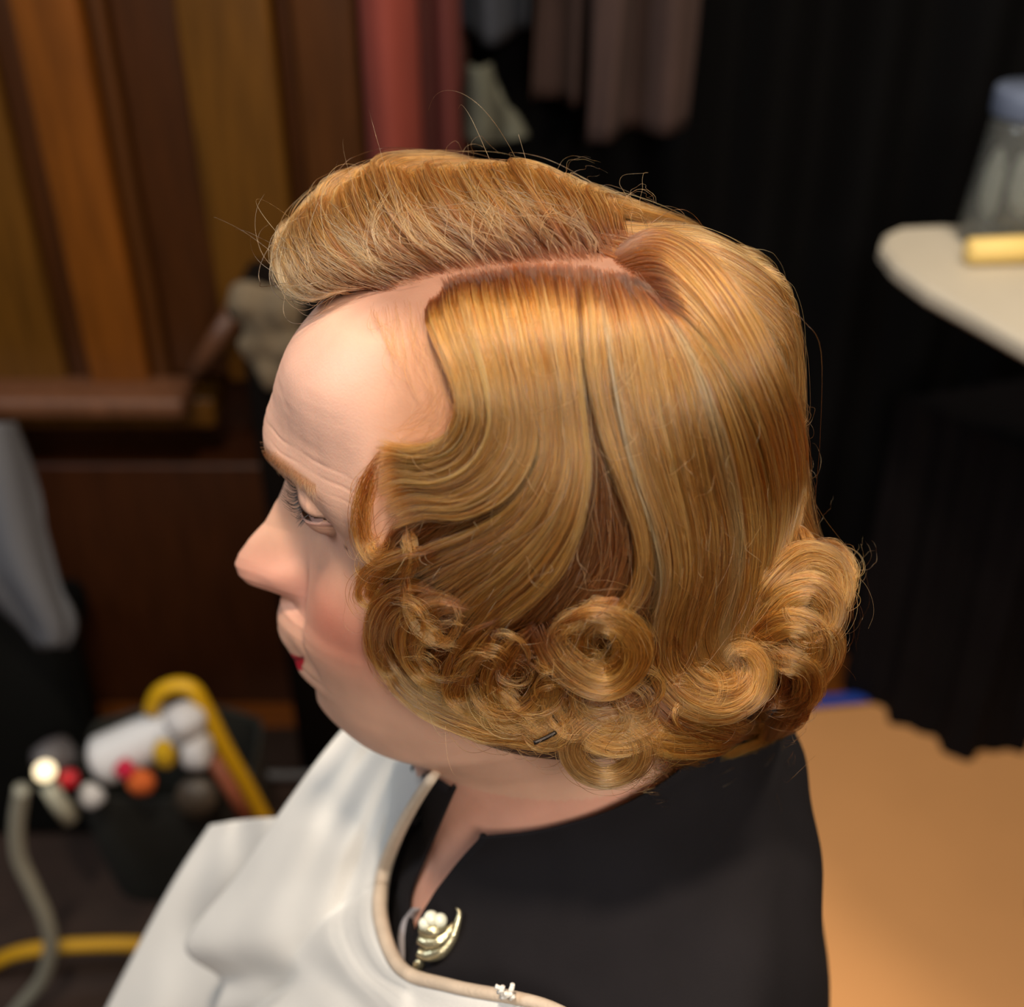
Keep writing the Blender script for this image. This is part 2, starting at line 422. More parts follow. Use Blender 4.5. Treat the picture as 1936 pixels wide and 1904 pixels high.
def sheet(name, guides, n, h=3.0, thick=3.0, P=30, clumps=60, clump=.6, frizz=.35, t0=(0, .07), t1=(.84, 1), ridge=.8, tint=0.0, rad=.082, wild=.03, edge=0, fk=13, drift=.14, root_h=None, exts=None, tintf=None, seed=None):
    r = np.random.default_rng(abs(hash(name)) % 9999 if seed is None else seed)
    n = int(n*.66)
    G = np.stack([guide(gd, h=h, ext=None if exts is None else exts[i]) for i, gd in enumerate(guides)])
    N = grad(G)
    if root_h is not None:
        w = np.clip(1-np.linspace(0, 1, 40)/.12, 0, 1)[None, :, None]; G = G - N*w*(h-root_h)
    u0 = np.sort(r.uniform(0, 1, n)); a = np.where(r.uniform(0, 1, n) < .3, r.uniform(t0[0], t0[0]+.35, n), r.uniform(*t0, n)); b = r.uniform(*t1, n)
    tt = a[:, None]+(b-a)[:, None]*np.linspace(0, 1, P)[None]
    fine = max(40, n//fk); cf = np.sort(r.uniform(0, 1, fine)); fi = np.clip(np.searchsorted(cf, u0+r.normal(0, .6/fine, n)), 0, fine-1)
    cc = np.sort(r.uniform(0, 1, clumps)); ci = np.abs(cf[:, None]-cc[None]).argmin(1)[fi]
    uc = cc[ci]; uf = cf[fi]; env = np.sin(np.clip(tt*1.3, 0, 1)*1.57)
    u = u0[:, None]+(uf-u0)[:, None]*(clump*r.uniform(.4, 1.2, fine))[fi][:, None]*env+(uc-u0)[:, None]*.22*r.uniform(0, 1, clumps)[ci][:, None]*env
    # fine locks drift slowly against each other
    dr = r.normal(0, 1, (fine, 2)); fr_ = r.uniform(2, 6, fine); pf = r.uniform(0, 6.28, fine)
    u = u+(dr[fi, 0][:, None]*np.sin(tt*fr_[fi][:, None]+pf[fi][:, None])*drift/(G.shape[0]))*(.2+tt)
    p = interp_G(G, u, tt); nn = interp_G(N, u, tt); nn /= np.linalg.norm(nn, axis=-1, keepdims=True)
    T = np.gradient(p, axis=1); T /= np.linalg.norm(T, axis=-1, keepdims=True)+1e-9
    S = np.cross(T, nn)
    lay = -thick*r.uniform(0, 1, n)**1.6
    crown = (1-np.clip(np.abs(u0-uc)*clumps*1.1, 0, 1)**2)*ridge
    ch = r.normal(0, ridge*.45, clumps)[ci]+r.normal(0, ridge*.55, fine)[fi]
    sn = smoothnoise(u*6.28, 5, 3.0)*ridge*.8
    hh = lay[:, None]+(crown+ch)[:, None]*np.sin(np.clip(tt, .02, 1)*3.0)**.5+sn
    ph = r.uniform(0, 6.28, (n, 3)); fq = r.uniform(3, 11, (n, 3)); am = r.normal(0, 1, (n, 3))
    amp = frizz*(1+4*(r.uniform(0, 1, n) < wild)*r.uniform(.3, 1.5, n))
    w1 = sum(am[:, k:k+1]*np.sin(tt*fq[:, k:k+1]+ph[:, k:k+1]) for k in range(2))*amp[:, None]*(.25+tt)
    w2 = am[:, 2:3]*np.sin(tt*fq[:, 2:3]+ph[:, 2:3])*amp[:, None]*(.2+tt)*.7
    w2 = w2+np.abs(w2)*(amp > frizz*1.01)[:, None]
    p = p+nn*(hh+w2)[..., None]+S*w1[..., None]
    rd = rad*r.uniform(.75, 1.25, n)[:, None]*np.interp(np.linspace(0, 1, P), [0, .05, .8, 1], [.7, 1, .9, .25])[None]
    ti = np.full(n, tint)+r.normal(0, .05, n)+np.clip(r.normal(0, .12, fine)[fi], 0, 1)
    if tintf is not None: ti = ti+tintf(u0)
    CURV.setdefault(name, []).append((p, rd, ti)); return G
def lock(name, path, w, n, h=4.0, P=34, flat=.55, frizz=.5, tint=0.0, rad=.078, taper=(.15, .45), t1=(.72, 1), t0=(0, .3), tw=0.0, wild=.06, seed=None, hollow=.3):
    r = np.random.default_rng((len(CURV.get(name, []))*77+int(abs(path[0][0])*3+abs(path[0][1]))) if seed is None else seed)
    if n > 60: n = int(n*.72)
    c = np.array([list(q)+[h]*(3-len(q)) for q in path], float); M = 60
    q = catmull(c, M); t, d = trace(q[:, :2], q[:, 2])
    for _ in range(6):
        tp = np.pad(t, 2, mode='edge'); t = (tp[:-4]+2*tp[1:-3]+3*tp[2:-2]+2*tp[3:-1]+tp[4:])/9
    C = CAMH+d*t[:, None]; N = grad(C)
    V = CAMH-C; V /= np.linalg.norm(V, axis=1)[:, None]; N = N*.6+V*.4; N /= np.linalg.norm(N, axis=1)[:, None]
    mm = t/FP*w     # px width -> mm
    wt = np.interp(np.linspace(0, 1, M), [0, .25, .7, 1], [taper[0], 1, 1, taper[1]])*mm*1.18
    T = np.gradient(C, axis=0); T /= np.linalg.norm(T, axis=1)[:, None]+1e-9
    S = np.cross(T, N); S /= np.linalg.norm(S, axis=1)[:, None]; N = np.cross(S, T)
    a = r.uniform(-1, 1, n); b = r.uniform(0, 1, n)**.5*np.sqrt(1-a*a)-hollow
    t_a = r.uniform(*t0, n); t_b = r.uniform(*t1, n)
    tt = t_a[:, None]+(t_b-t_a)[:, None]*np.linspace(0, 1, P)[None]
    y = tt*(M-1); j = np.minimum(y.astype(int), M-2); f = (y-j)
    L = lambda A: A[j]*(1-f[..., None])+A[j+1]*f[..., None] if A.ndim == 2 else A[j]*(1-f)+A[j+1]*f
    ncl = max(3, int(n/24)); cc = r.uniform(-1, 1, ncl); ci = np.abs(a[:, None]-cc[None]).argmin(1)
    aa = a[:, None]+(cc[ci]-a)[:, None]*.55*tt
    ph = r.uniform(0, 6.28, (n, 3)); fq = r.uniform(3, 12, (n, 3)); am = r.normal(0, 1, (n, 3))
    amp = frizz*1.5*(1+3.0*(r.uniform(0, 1, n) < wild)*r.uniform(.3, 1.5, n))
    ang = tw*tt
    x1 = aa*np.cos(ang)-b[:, None]*flat*np.sin(ang); x2 = aa*np.sin(ang)+b[:, None]*flat*np.cos(ang)
    w1 = sum(am[:, k:k+1]*np.sin(tt*fq[:, k:k+1]+ph[:, k:k+1]) for k in range(2))*amp[:, None]*(.2+tt)
    w2 = am[:, 2:3]*np.sin(tt*fq[:, 2:3]+ph[:, 2:3])*amp[:, None]*(.2+tt)
    gr = r.normal(0, 1, (ncl, 4)); fg = r.uniform(2, 6, ncl)
    w1 = w1+(gr[ci, 0][:, None]*np.sin(tt*fg[ci][:, None]+gr[ci, 1][:, None]*3))*tt*w*.035; w2 = w2+(gr[ci, 2][:, None]*np.sin(tt*fg[ci][:, None]+gr[ci, 3][:, None]*3))*tt*w*.03
    p = L(C)+L(S)*(x1*L(wt)+w1)[..., None]+L(N)*(x2*L(wt)+w2+np.random.default_rng(3).normal(0, .5, ncl)[ci][:, None])[..., None]
    rd = rad*r.uniform(.75, 1.25, n)[:, None]*np.interp(np.linspace(0, 1, P), [0, .05, .8, 1], [.5, 1, .9, .25])[None]
    CURV.setdefault(name, []).append((p, rd, np.full(n, tint)+r.normal(0, .06, n)))

# --- front wave, combed down from the parting and swept towards the face
sheet('front_wave', [
 [(785,565),(815,640),(848,710),(860,770),(838,822),(790,843),(735,838),(712,826)],
 [(805,540),(840,640),(872,730),(880,800),(850,850),(790,870),(735,865),(700,880)],
 [(838,505),(872,620),(905,730),(910,810),(875,870),(810,898),(745,895),(702,915)],
 [(878,492),(910,620),(940,730),(945,820),(905,890),(835,925),(765,925),(712,945)],
 [(918,486),(948,620),(975,740),(980,840),(935,915),(860,955),(785,955),(725,975)],
 [(952,483),(985,620),(1008,750),(1010,860),(960,940),(880,980),(800,982),(735,1005)]],
 7600, h=6.5, thick=4, root_h=1, ridge=.8, clumps=46, seed=11)
sheet('front_wave', [
 [(950,483),(985,620),(1010,760),(1015,870),(960,955),(880,1005),(810,1030),(750,1060)],
 [(985,481),(1020,630),(1045,760),(1048,880),(1005,975),(930,1040),(860,1085),(800,1120)],
 [(1020,480),(1048,640),(1070,770),(1075,890),(1040,990),(970,1075),(905,1130),(860,1180)],
 [(1055,480),(1075,640),(1092,770),(1100,890),(1075,1000),(1010,1095),(940,1155),(880,1215)],
 [(1085,482),(1095,640),(1106,770),(1118,890),(1100,1000),(1060,1090),(990,1160),(900,1215),(840,1240)]],
 8200, h=4.2, thick=4, root_h=1, ridge=.75, clumps=44, seed=12)
# --- back sheet
sheet('back_sheet', [
 [(1095,485),(1104,600),(1110,700),(1135,820),(1170,920),(1200,1010),(1205,1090),(1170,1150),(1110,1180),(1060,1195)],
 [(1125,487),(1140,640),(1160,780),(1190,900),(1222,1000),(1232,1090),(1205,1150),(1150,1180)]],
 2600, h=4.6, thick=3.5, root_h=1, ridge=.8, clumps=16, seed=13)
sheet('back_sheet', [
 [(1120,487),(1145,640),(1170,780),(1198,900),(1235,1010),(1250,1100),(1235,1190),(1235,1270),(1290,1330),(1370,1345),(1430,1310)],
 [(1165,492),(1205,640),(1230,780),(1260,900),(1290,1010),(1295,1100),(1270,1190),(1275,1265),(1320,1310),(1390,1315),(1420,1290)],
 [(1195,500),(1255,650),(1290,790),(1315,910),(1335,1010),(1335,1100),(1310,1190),(1315,1250),(1360,1290),(1410,1290)],
 [(1210,525),(1290,660),(1335,800),(1362,920),(1380,1020),(1375,1110),(1355,1190),(1365,1240),(1400,1275)],
 [(1225,535),(1325,670),(1380,800),(1408,920),(1420,1030),(1412,1120),(1400,1200),(1420,1250)],
 [(1240,545),(1355,680),(1420,810),(1450,930),(1455,1030),(1440,1120),(1430,1190),(1450,1240)]],
 12500, h=4.5, thick=4, root_h=1, ridge=.75, clumps=60, seed=14, tintf=lambda u: .34*np.exp(-((u-.02)/.03)**2)+.34*np.exp(-((u-.66)/.06)**2))
# --- crown hair rolled over the back of the head
sheet('crown_hair', [
 [(1240,545),(1300,600),(1370,690),(1425,800),(1455,900),(1462,1000),(1450,1090),(1430,1170)],
 [(1168,482),(1225,475),(1290,520),(1360,610),(1420,730),(1460,850),(1474,950),(1462,1040),(1432,1130)],
 [(1162,474),(1215,452),(1290,480),(1370,575),(1435,700),(1480,830),(1492,940),(1480,1030),(1450,1110)],
 [(1155,464),(1215,438),(1300,462),(1390,560),(1458,690),(1500,815),(1510,920),(1498,1000),(1470,1080)],
 [(1165,450),(1230,430),(1320,470),(1412,575),(1478,700),(1512,815),(1521,900),(1513,975),(1495,1030)],
 [(1180,430),(1245,432),(1335,485),(1425,590),(1485,710),(1518,815),(1526,900),(1517,975),(1498,1040)]],
 8500, h=5.5, thick=4, root_h=1.5, ridge=.7, clumps=44, seed=15)
# --- hair swept over the far side from the parting
tops = [
 [(1215,462),(1190,440),(1172,400),(1150,372)],
 [(1150,474),(1115,425),(1080,370),(1050,332)],
 [(1085,478),(1040,425),(990,365),(955,316)],
 [(1015,482),(965,430),(910,365),(880,318)],
 [(950,487),(895,440),(840,375),(812,320)],
 [(885,497),(830,455),(775,390),(745,318)],
 [(830,512),(775,475),(720,410),(690,322)],
 [(780,530),(720,500),(665,435),(640,370),(655,330)],
 [(735,545),(675,520),(620,460),(598,400),(618,352)],
 [(695,548),(635,540),(582,490),(562,430),(585,385)],
 [(655,550),(602,556),(556,520),(535,465),(556,415)],
 [(640,552),(585,568),(540,545),(522,490),(535,440)]]
exts = []
for i in range(len(tops)):
    f = i/(len(tops)-1); F0 = -78+150*f
    exts.append([(F0, -55, 95-18*f), (F0*.95-6, -86, 45), (F0*.85-10, -92, -5), (F0*.75-12, -88, -55-10*f)])
sheet('swept_top', tops, 13000, h=4.5, thick=5, root_h=1, ridge=1.9, clumps=60, frizz=.6, wild=.08, exts=exts, P=40, t1=(.45, 1), tint=.05, clump=.8, drift=.3, seed=16, tintf=lambda u: .12*np.exp(-((u-.95)/.2)**2))
# short layered ends that stand above the swept top
sheet('swept_top', tops[1:], 900, h=6.0, thick=3, root_h=1, ridge=1.6, clumps=60, clump=.9, frizz=1.3, wild=.2, P=24, t0=(0, .35), t1=(.6, 1.0), tint=.35, drift=.6, fk=7, seed=17)
# --- far side and nape, combed down (seen only from other sides)
def around(deg0, deg1, k):
    gs = []
    for a in np.linspace(deg0, deg1, k):
        a = math.radians(a); pts = []
        for v in np.linspace(.1, 1, 9):
            z = 118*math.cos(v*2.15); rr = 100*math.sin(min(v*2.15, 1.7))
            pts.append(project(np.array([-12+rr*math.cos(a), rr*math.sin(a), z]), 1.0))
        gs.append(catmull(np.array(pts), 40))
    return np.stack(gs)
_guide = guide
def guide(g, M=40, h=3.0, ext=None): return g if isinstance(g, np.ndarray) else _guide(g, M, h, ext)
sheet('far_side', list(around(262, 155, 9)), 6000, h=1, thick=4, clumps=60, frizz=.7, seed=18)

# --- under layers that close the gaps between the waves
sheet('under_layer', [
 [(830,520),(890,660),(910,800),(870,900),(800,960),(740,1010),(720,1080),(740,1150)],
 [(920,500),(980,640),(1000,800),(980,930),(900,1030),(820,1110),(780,1180),(790,1260)],
 [(1010,495),(1060,640),(1080,800),(1080,940,-1),(1030,1060,-1),(950,1150),(890,1230),(870,1310)],
 [(1090,495),(1110,640),(1130,800,-1),(1150,940,-2.6),(1150,1060,-2.6),(1090,1150,-1),(1010,1230),(970,1330)],
 [(1150,505),(1190,640),(1220,800),(1240,940,-1),(1235,1060,-1),(1190,1160),(1130,1250),(1090,1350)],
 [(1200,520),(1290,660),(1330,800),(1350,940),(1340,1060),(1290,1180),(1260,1290),(1240,1390)],
 [(1240,545),(1370,680),(1440,820),(1465,940),(1450,1060),(1420,1180),(1400,1290),(1370,1400)]],
 11000, h=.6, thick=2, root_h=.6, ridge=.9, clumps=60, frizz=.8, seed=31, wild=.1)
for k in range(26):
    g_ = np.random.default_rng(500+k); x = 745+k/25*800+g_.uniform(-15, 15); y = np.interp(x, [745, 850, 1000, 1200, 1400, 1545], [1170, 1260, 1300, 1330, 1300, 1170])+g_.uniform(-40, 40)
    r0 = g_.uniform(35, 60); a0 = g_.uniform(0, 6.28); sg = g_.choice([-1, 1])
    lock('under_layer', [(x+r0*math.cos(a0+sg*q), y+r0*.8*math.sin(a0+sg*q), 1.5) for q in np.linspace(0, 4.2, 7)], 22, 420, h=1.5, seed=600+k, frizz=.9)

# --- curls: one object each
CL = [
 # big rolled curl under the waves
 ([(1170,1130,4),(1120,1160,5),(1070,1185,5),(1042,1215,6)], 26, 500, {}),
 ([(1022,1175,3),(1052,1235,6),(1100,1278,9),(1150,1290,10),(1190,1258,10),(1196,1215,9),(1165,1180,8),(1125,1180,7),(1108,1200,6)], 32, 1300, dict(taper=(.8,.5))),
 ([(1060,1180,6),(1110,1160,8),(1160,1168,9),(1200,1200,9),(1204,1250,9),(1170,1290,8)], 12, 300, {}),
 ([(1185,1150,5),(1130,1175,5),(1095,1205,4),(1100,1245,4),(1140,1258,5),(1170,1235,5),(1150,1212,5)], 20, 600, dict(wild=.15)),
 # back curl fed by the back sheet
 ([(1236,1190,4),(1240,1262,6),(1292,1326,8),(1362,1346,9),(1420,1318,10),(1440,1268,10),(1418,1230,9),(1385,1228,8),(1372,1252,7)], 20, 900, {}),
 ([(1268,1190,4),(1280,1250,5),(1330,1300,7),(1385,1300,8),(1412,1268,8),(1396,1240,7)], 24, 700, {}),
 # bottom loop
 ([(1235,1320,3),(1185,1342,5),(1118,1365,7),(1078,1408,8),(1096,1452,8),(1148,1470,8),(1202,1444,8),(1208,1398,7),(1168,1372,6),(1122,1392,5),(1120,1425,5),(1155,1438,5)], 19, 700, dict(tint=.15, wild=.15)),
 ([(1270,1340,3),(1230,1370,4),(1170,1390,5),(1110,1370,6),(1075,1335,6)], 34, 800, {}),
 # back curls
 ([(1410,1190,3),(1432,1122,5),(1478,1072,7),(1530,1050,8),(1575,1068,8),(1590,1105,7),(1578,1145,6),(1550,1158,5)], 25, 900, {}),
 ([(1400,1215,3),(1440,1155,5),(1490,1116,7),(1540,1110,8),(1570,1145,7),(1562,1190,6),(1530,1212,5)], 26, 900, {}),
 ([(1395,1235,3),(1440,1192,5),(1490,1172,7),(1535,1188,7),(1548,1235,6),(1525,1275,5)], 25, 900, {}),
 ([(1492,985,3),(1518,1010,4),(1528,1048,5),(1500,1090,5),(1465,1125,4)], 20, 600, {}),
 ([(1470,1180,4),(1522,1202,6),(1562,1192,6),(1578,1222,6),(1562,1270,5),(1530,1305,4)], 22, 700, {}),
 ([(1425,1245,4),(1482,1244,6),(1528,1270,6),(1524,1318,5),(1480,1348,4)], 24, 700, {}),
 ([(1535,1022,4),(1580,1036,5),(1604,1075,5),(1598,1125,5),(1572,1165,4)], 14, 400, dict(wild=.2)),
 # lower back edge
 ([(1540,1290,3),(1490,1362,4),(1410,1412,4),(1320,1436,4),(1240,1420,4)], 30, 1000, {}),
 ([(1455,1335,4),(1390,1388,5),(1300,1402,5),(1225,1385,5),(1180,1345,4)], 30, 1000, {}),
 ([(1215,1290,5),(1262,1340,6),(1335,1372,6),(1420,1380,5),(1490,1350,4)], 24, 700, {}),
 # lower front curls
 ([(840,1130,3),(775,1118,4),(728,1150,5),(714,1210,5),(735,1265,4),(790,1298,4)], 26, 900, {}),
 ([(890,1150,3),(822,1142,5),(778,1182,6),(778,1240,6),(822,1282,5),(885,1290,4)], 25, 800, {}),
 ([(728,1190,3),(742,1265,4),(800,1325,5),(880,1362,5),(960,1382,4),(1030,1365,4)], 24, 900, dict(tint=.05)),
 ([(768,1085,5),(772,1150,6),(805,1200,7),(870,1222,6)], 12, 350, {}),
 ([(880,1245,4),(868,1290,6),(845,1335,6)], 18, 350, {}),
 ([(1030,1255,4),(1018,1312,7),(975,1348,8),(918,1335,7),(888,1290,6)], 15, 450, {}),
 ([(950,1165,3),(905,1215,5),(868,1265,6),(858,1312,6),(890,1350,5)], 26, 800, {}),
 ([(1015,1180,3),(962,1230,4),(935,1295,5),(965,1355,5),(1045,1388,4)], 26, 800, {}),
 ([(1065,1250,3),(1040,1320,5),(1070,1375,5),(1140,1385,4)], 26, 700, {}),
 ([(900,1280,5),(960,1318,7),(1010,1370,7),(1060,1400,5)], 14, 300, {}),
 ([(850,1372,3),(930,1392,3),(1010,1402,4),(1070,1398,4),(1120,1380,4)], 15, 500, {}),
 ([(830,1040,3),(760,1058,4),(705,1088,4),(690,1125,4),(725,1155,3)], 18, 500, {}),
 ([(770,985,-2),(772,1010,2),(776,1045,4),(768,1080,4),(742,1112,4)], 12, 260, {}),
 ([(720,850,2),(700,900,2),(684,960,2),(688,1020,3),(710,1052,3),(738,1040,3),(742,1012,2)], 15, 260, dict(frizz=.8)),
 ([(745,1120,2),(705,1110,3),(680,1085,3),(675,1060,3)], 10, 120, {}),
]
for k, (path, w, n, kw) in enumerate(CL):
    CURV['curl'] = []
    lock('curl', path, w, int(n*.8), seed=300+k, **kw)
    CURV[('curl', k)] = CURV.pop('curl')
# soft fine hair at the temple and hairline, wisps
sheet('fine_hairs', [
 [(700,575),(712,610),(745,640),(775,650)], [(740,560),(745,650),(765,730),(800,780)], [(770,560),(790,650),(815,730),(835,800)], [(800,570),(822,680),(845,760),(850,820)]],
 230, h=.5, thick=.2, frizz=2.2, fk=3, ridge=.2, rad=.03, t0=(0, .6), t1=(.3, 1), seed=21)
sheet('fine_hairs', [
 [(850,760),(830,815),(770,835),(700,830)], [(830,700),(800,770),(760,810),(715,835)]],
 80, h=.6, thick=.2, frizz=2, fk=3, ridge=.2, rad=.03, t0=(0, .5), t1=(.4, 1), seed=22)
wr = np.random.default_rng(44)
outline = [(560,430),(640,335),(760,318),(900,312),(1060,328),(1180,380),(1260,440),(1380,540),(1480,720),(1520,870),(1510,980),(1610,1080),(1590,1200),(1540,1320),(1440,1430),(1330,1490),(1210,1480),(1100,1440),(900,1385),(760,1300),(705,1200),(690,1060),(700,860),(760,830)]
for k in range(95):
    i = wr.integers(0, len(outline)-1); f = wr.uniform(); x = outline[i][0]*(1-f)+outline[i+1][0]*f; y = outline[i][1]*(1-f)+outline[i+1][1]*f
    cx, cy = 1080, 900; dx, dy = x-cx, y-cy; L = math.hypot(dx, dy); dx /= L; dy /= L
    tx, ty = -dy*wr.choice([-1, 1]), 0; ty = dx*(1 if tx*-dy > 0 else -1)
    ln = wr.uniform(30, 110); o = wr.uniform(2, 26)
    p = [(x-dx*30, y-dy*30, 3), (x+dx*o+tx*ln*.4, y+dy*o+ty*ln*.4, 4), (x+dx*o*.9+tx*ln*.8, y+dy*o*.9+ty*ln*.8, 4), (x+dx*o*wr.uniform(-1, 1)+tx*ln*1.0, y+dy*o*wr.uniform(-1, 1)+ty*ln*1.0, 3)]
    lock('flyaways', p, wr.uniform(2, 8), int(wr.integers(1, 4)), frizz=1.0, rad=.045, tint=.2, seed=1000+k, P=20)
for k in range(38):   # loose curls lying over the lower band
    x = wr.uniform(725, 1540); y = np.interp(x, [725, 850, 1000, 1200, 1400, 1545], [1190, 1250, 1300, 1340, 1330, 1180])+wr.uniform(-75, 70); r0 = wr.uniform(34, 70); a0 = wr.uniform(0, 6.28); sg = wr.choice([-1, 1])
    p = [(x+r0*(1-.1*q)*math.cos(a0+sg*q), y+r0*(1-.1*q)*.85*math.sin(a0+sg*q), 6+3*math.sin(q)) for q in np.linspace(0, wr.uniform(2.2, 4.6), 8)]
    lock('flyaways', p, wr.uniform(4, 11), int(wr.integers(8, 40)), frizz=.6, rad=.065, tint=.0, seed=5000+k, P=24)
for p in ([(712,1150,5),(725,1215,6),(770,1290,7),(850,1345,7),(950,1382,6)], [(765,1100,7),(775,1160,8),(815,1205,8),(880,1225,7)], [(990,1240,6),(1040,1290,7),(1030,1350,7),(980,1385,6)], [(1330,1290,8),(1410,1330,9),(1455,1290,9),(1450,1240,8)]):
    lock('flyaways', p, 6, 55, frizz=.7, rad=.065, tint=.15, seed=int(p[0][0]), P=28)
for k in range(110):   # loose hairs under the back edge
    x = wr.uniform(1180, 1460); y = 1432+wr.uniform(-14, 30)-abs(x-1300)*.12; r0 = wr.uniform(18, 48); a0 = wr.uniform(0, 6.28); sg = wr.choice([-1, 1])
    p = [(x+r0*math.cos(a0+sg*q), y+r0*math.sin(a0+sg*q), 3) for q in np.linspace(0, wr.uniform(2, 4.5), 7)]
    lock('flyaways', p, wr.uniform(2, 8), int(wr.integers(2, 9)), frizz=.9, rad=.06, tint=.02, seed=2000+k, P=22)
for k in range(220):  # loose hairs lying over the sheets
    x = wr.uniform(760, 1480); y = wr.uniform(560, 1380)
    if ((x-1120)/400)**2+((y-950)/450)**2 > 1: continue
    a0 = math.pi/2+wr.normal(0, .35)+(.6 if y > 900 and x < 1050 else 0); ln = wr.uniform(40, 150); bn = wr.normal(0, .5)
    p = [(x+ln*f*math.cos(a0+bn*f), y+ln*f*math.sin(a0+bn*f), 6+5*math.sin(f*3)) for f in (0, .33, .66, 1)]
    lock('flyaways', p, 2, 1, h=6, frizz=.5, rad=.05, tint=.25, seed=3000+k, P=16)

# --- under-volume of the hair (mesh)
cen = np.array([-12., 0., 6.])
nth, nph = 170, 230
ga = np.linspace(0.001, math.pi-.001, nth); gb = np.linspace(0, 2*math.pi, nph, endpoint=False)
GA, GB = np.meshgrid(ga, gb, indexing='ij')
D = np.stack([np.sin(GA)*np.cos(GB), np.sin(GA)*np.sin(GB), np.cos(GA)], -1)
lo = np.full(GA.shape, 30.); hi = np.full(GA.shape, 190.)
for _ in range(22):
    mi = (lo+hi)/2; s = sdf(cen+D*mi[..., None]); lo = np.where(s < -3.2, mi, lo); hi = np.where(s < -3.2, hi, mi)
S_ = cen+D*lo[..., None]
def hairline(L, U):
    A = L
    f = np.interp(U, [-105, -85, -72, -60, -42, 0, 33, 50, 65, 72, 78, 90, 100, 118], [-60, -30, 5, 30, 44, 44, 40, 36, 26, 12, 4, 0, 6, 16])
    top = 18+(52-A)*1.35
    f = np.where((U > 88), np.clip(np.maximum(f, np.minimum(top, 82)), None, 90), f)
    f = np.where((L < 0) & (U > 80), 90, f)
    return f
keep = S_[..., 0] < hairline(S_[..., 1], S_[..., 2])
F_ = [f for f in grid_faces(nth, nph, True) if all(keep.reshape(-1)[i] for i in f)]
def hairmat(name, base, dark, lite, grey, rough=.28, rr=.35):
    m = bpy.data.materials.new(name); m.use_nodes = True; nt = m.node_tree
    for n in list(nt.nodes): nt.nodes.remove(n)
    out = nt.nodes.new('ShaderNodeOutputMaterial'); b = nt.nodes.new('ShaderNodeBsdfHairPrincipled')
    b.model = 'CHIANG'; b.parametrization = 'COLOR'
    hi_ = nt.nodes.new('ShaderNodeHairInfo'); rp = nt.nodes.new('ShaderNodeValToRGB')
    el = rp.color_ramp.elements; el[0].position = 0; el[0].color = dark; el[1].position = 1; el[1].color = lite
    e = el.new(.5); e.color = base
    nt.links.new(hi_.outputs['Random'], rp.inputs['Fac'])
    at = nt.nodes.new('ShaderNodeAttribute'); at.attribute_name = 'tint'
    mx = nt.nodes.new('ShaderNodeMix'); mx.data_type = 'RGBA'; mx.clamp_factor = True
    nt.links.new(at.outputs['Fac'], mx.inputs[0]); nt.links.new(rp.outputs['Color'], mx.inputs[6]); mx.inputs[7].default_value = grey
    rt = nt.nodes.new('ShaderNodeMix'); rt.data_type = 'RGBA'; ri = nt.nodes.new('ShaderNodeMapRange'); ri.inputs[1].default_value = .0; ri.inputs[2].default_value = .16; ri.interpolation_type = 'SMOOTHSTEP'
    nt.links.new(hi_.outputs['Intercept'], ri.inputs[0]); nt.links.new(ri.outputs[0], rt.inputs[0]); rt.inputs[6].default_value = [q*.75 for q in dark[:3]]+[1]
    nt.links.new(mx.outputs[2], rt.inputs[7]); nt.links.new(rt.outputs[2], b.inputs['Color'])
    b.inputs['Roughness'].default_value = rough; b.inputs['Radial Roughness'].default_value = rr
    b.inputs['Random Roughness'].default_value = .5
    nt.links.new(b.outputs[0], out.inputs[0]); return m
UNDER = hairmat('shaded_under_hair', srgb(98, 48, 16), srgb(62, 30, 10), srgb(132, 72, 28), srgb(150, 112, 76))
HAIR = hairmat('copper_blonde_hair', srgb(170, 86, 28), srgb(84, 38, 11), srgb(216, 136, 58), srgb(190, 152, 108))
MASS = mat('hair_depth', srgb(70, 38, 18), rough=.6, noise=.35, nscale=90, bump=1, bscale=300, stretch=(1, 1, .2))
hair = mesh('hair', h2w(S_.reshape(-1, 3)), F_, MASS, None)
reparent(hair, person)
def make_curves(name, items, m, parent):
    cu = bpy.data.hair_curves.new(name)
    pts = [p for p, _, _ in items]; sizes = [s for p in pts for s in [p.shape[1]]*p.shape[0]]
    cu.add_curves(sizes)
    pos = np.concatenate([h2w(p.reshape(-1, 3)) for p in pts])
    cu.attributes['position'].data.foreach_set('vector', pos.astype(np.float32).ravel())
    ra = cu.attributes.get('radius') or cu.attributes.new('radius', 'FLOAT', 'POINT')
    ra.data.foreach_set('value', np.concatenate([r.ravel() for _, r, _ in items]).astype(np.float32)/1000)
    ti = cu.attributes.new('tint', 'FLOAT', 'CURVE')
    ti.data.foreach_set('value', np.clip(np.concatenate([t for _, _, t in items]), 0, 1).astype(np.float32))
    cu.materials.append(m)
    o = bpy.data.objects.new(name, cu); col.objects.link(o); o.parent = parent
    o.location = -Vector(person.location) if parent is person else (0, 0, 0)
    return o
bpy.context.view_layer.update()
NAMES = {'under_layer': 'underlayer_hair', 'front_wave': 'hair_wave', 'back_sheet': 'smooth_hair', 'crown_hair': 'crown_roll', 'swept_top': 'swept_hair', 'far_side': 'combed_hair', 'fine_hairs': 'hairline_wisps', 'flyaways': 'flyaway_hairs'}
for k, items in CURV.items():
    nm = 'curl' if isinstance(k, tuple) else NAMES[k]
    make_curves(nm, items, UNDER if k == 'under_layer' else HAIR, hair)
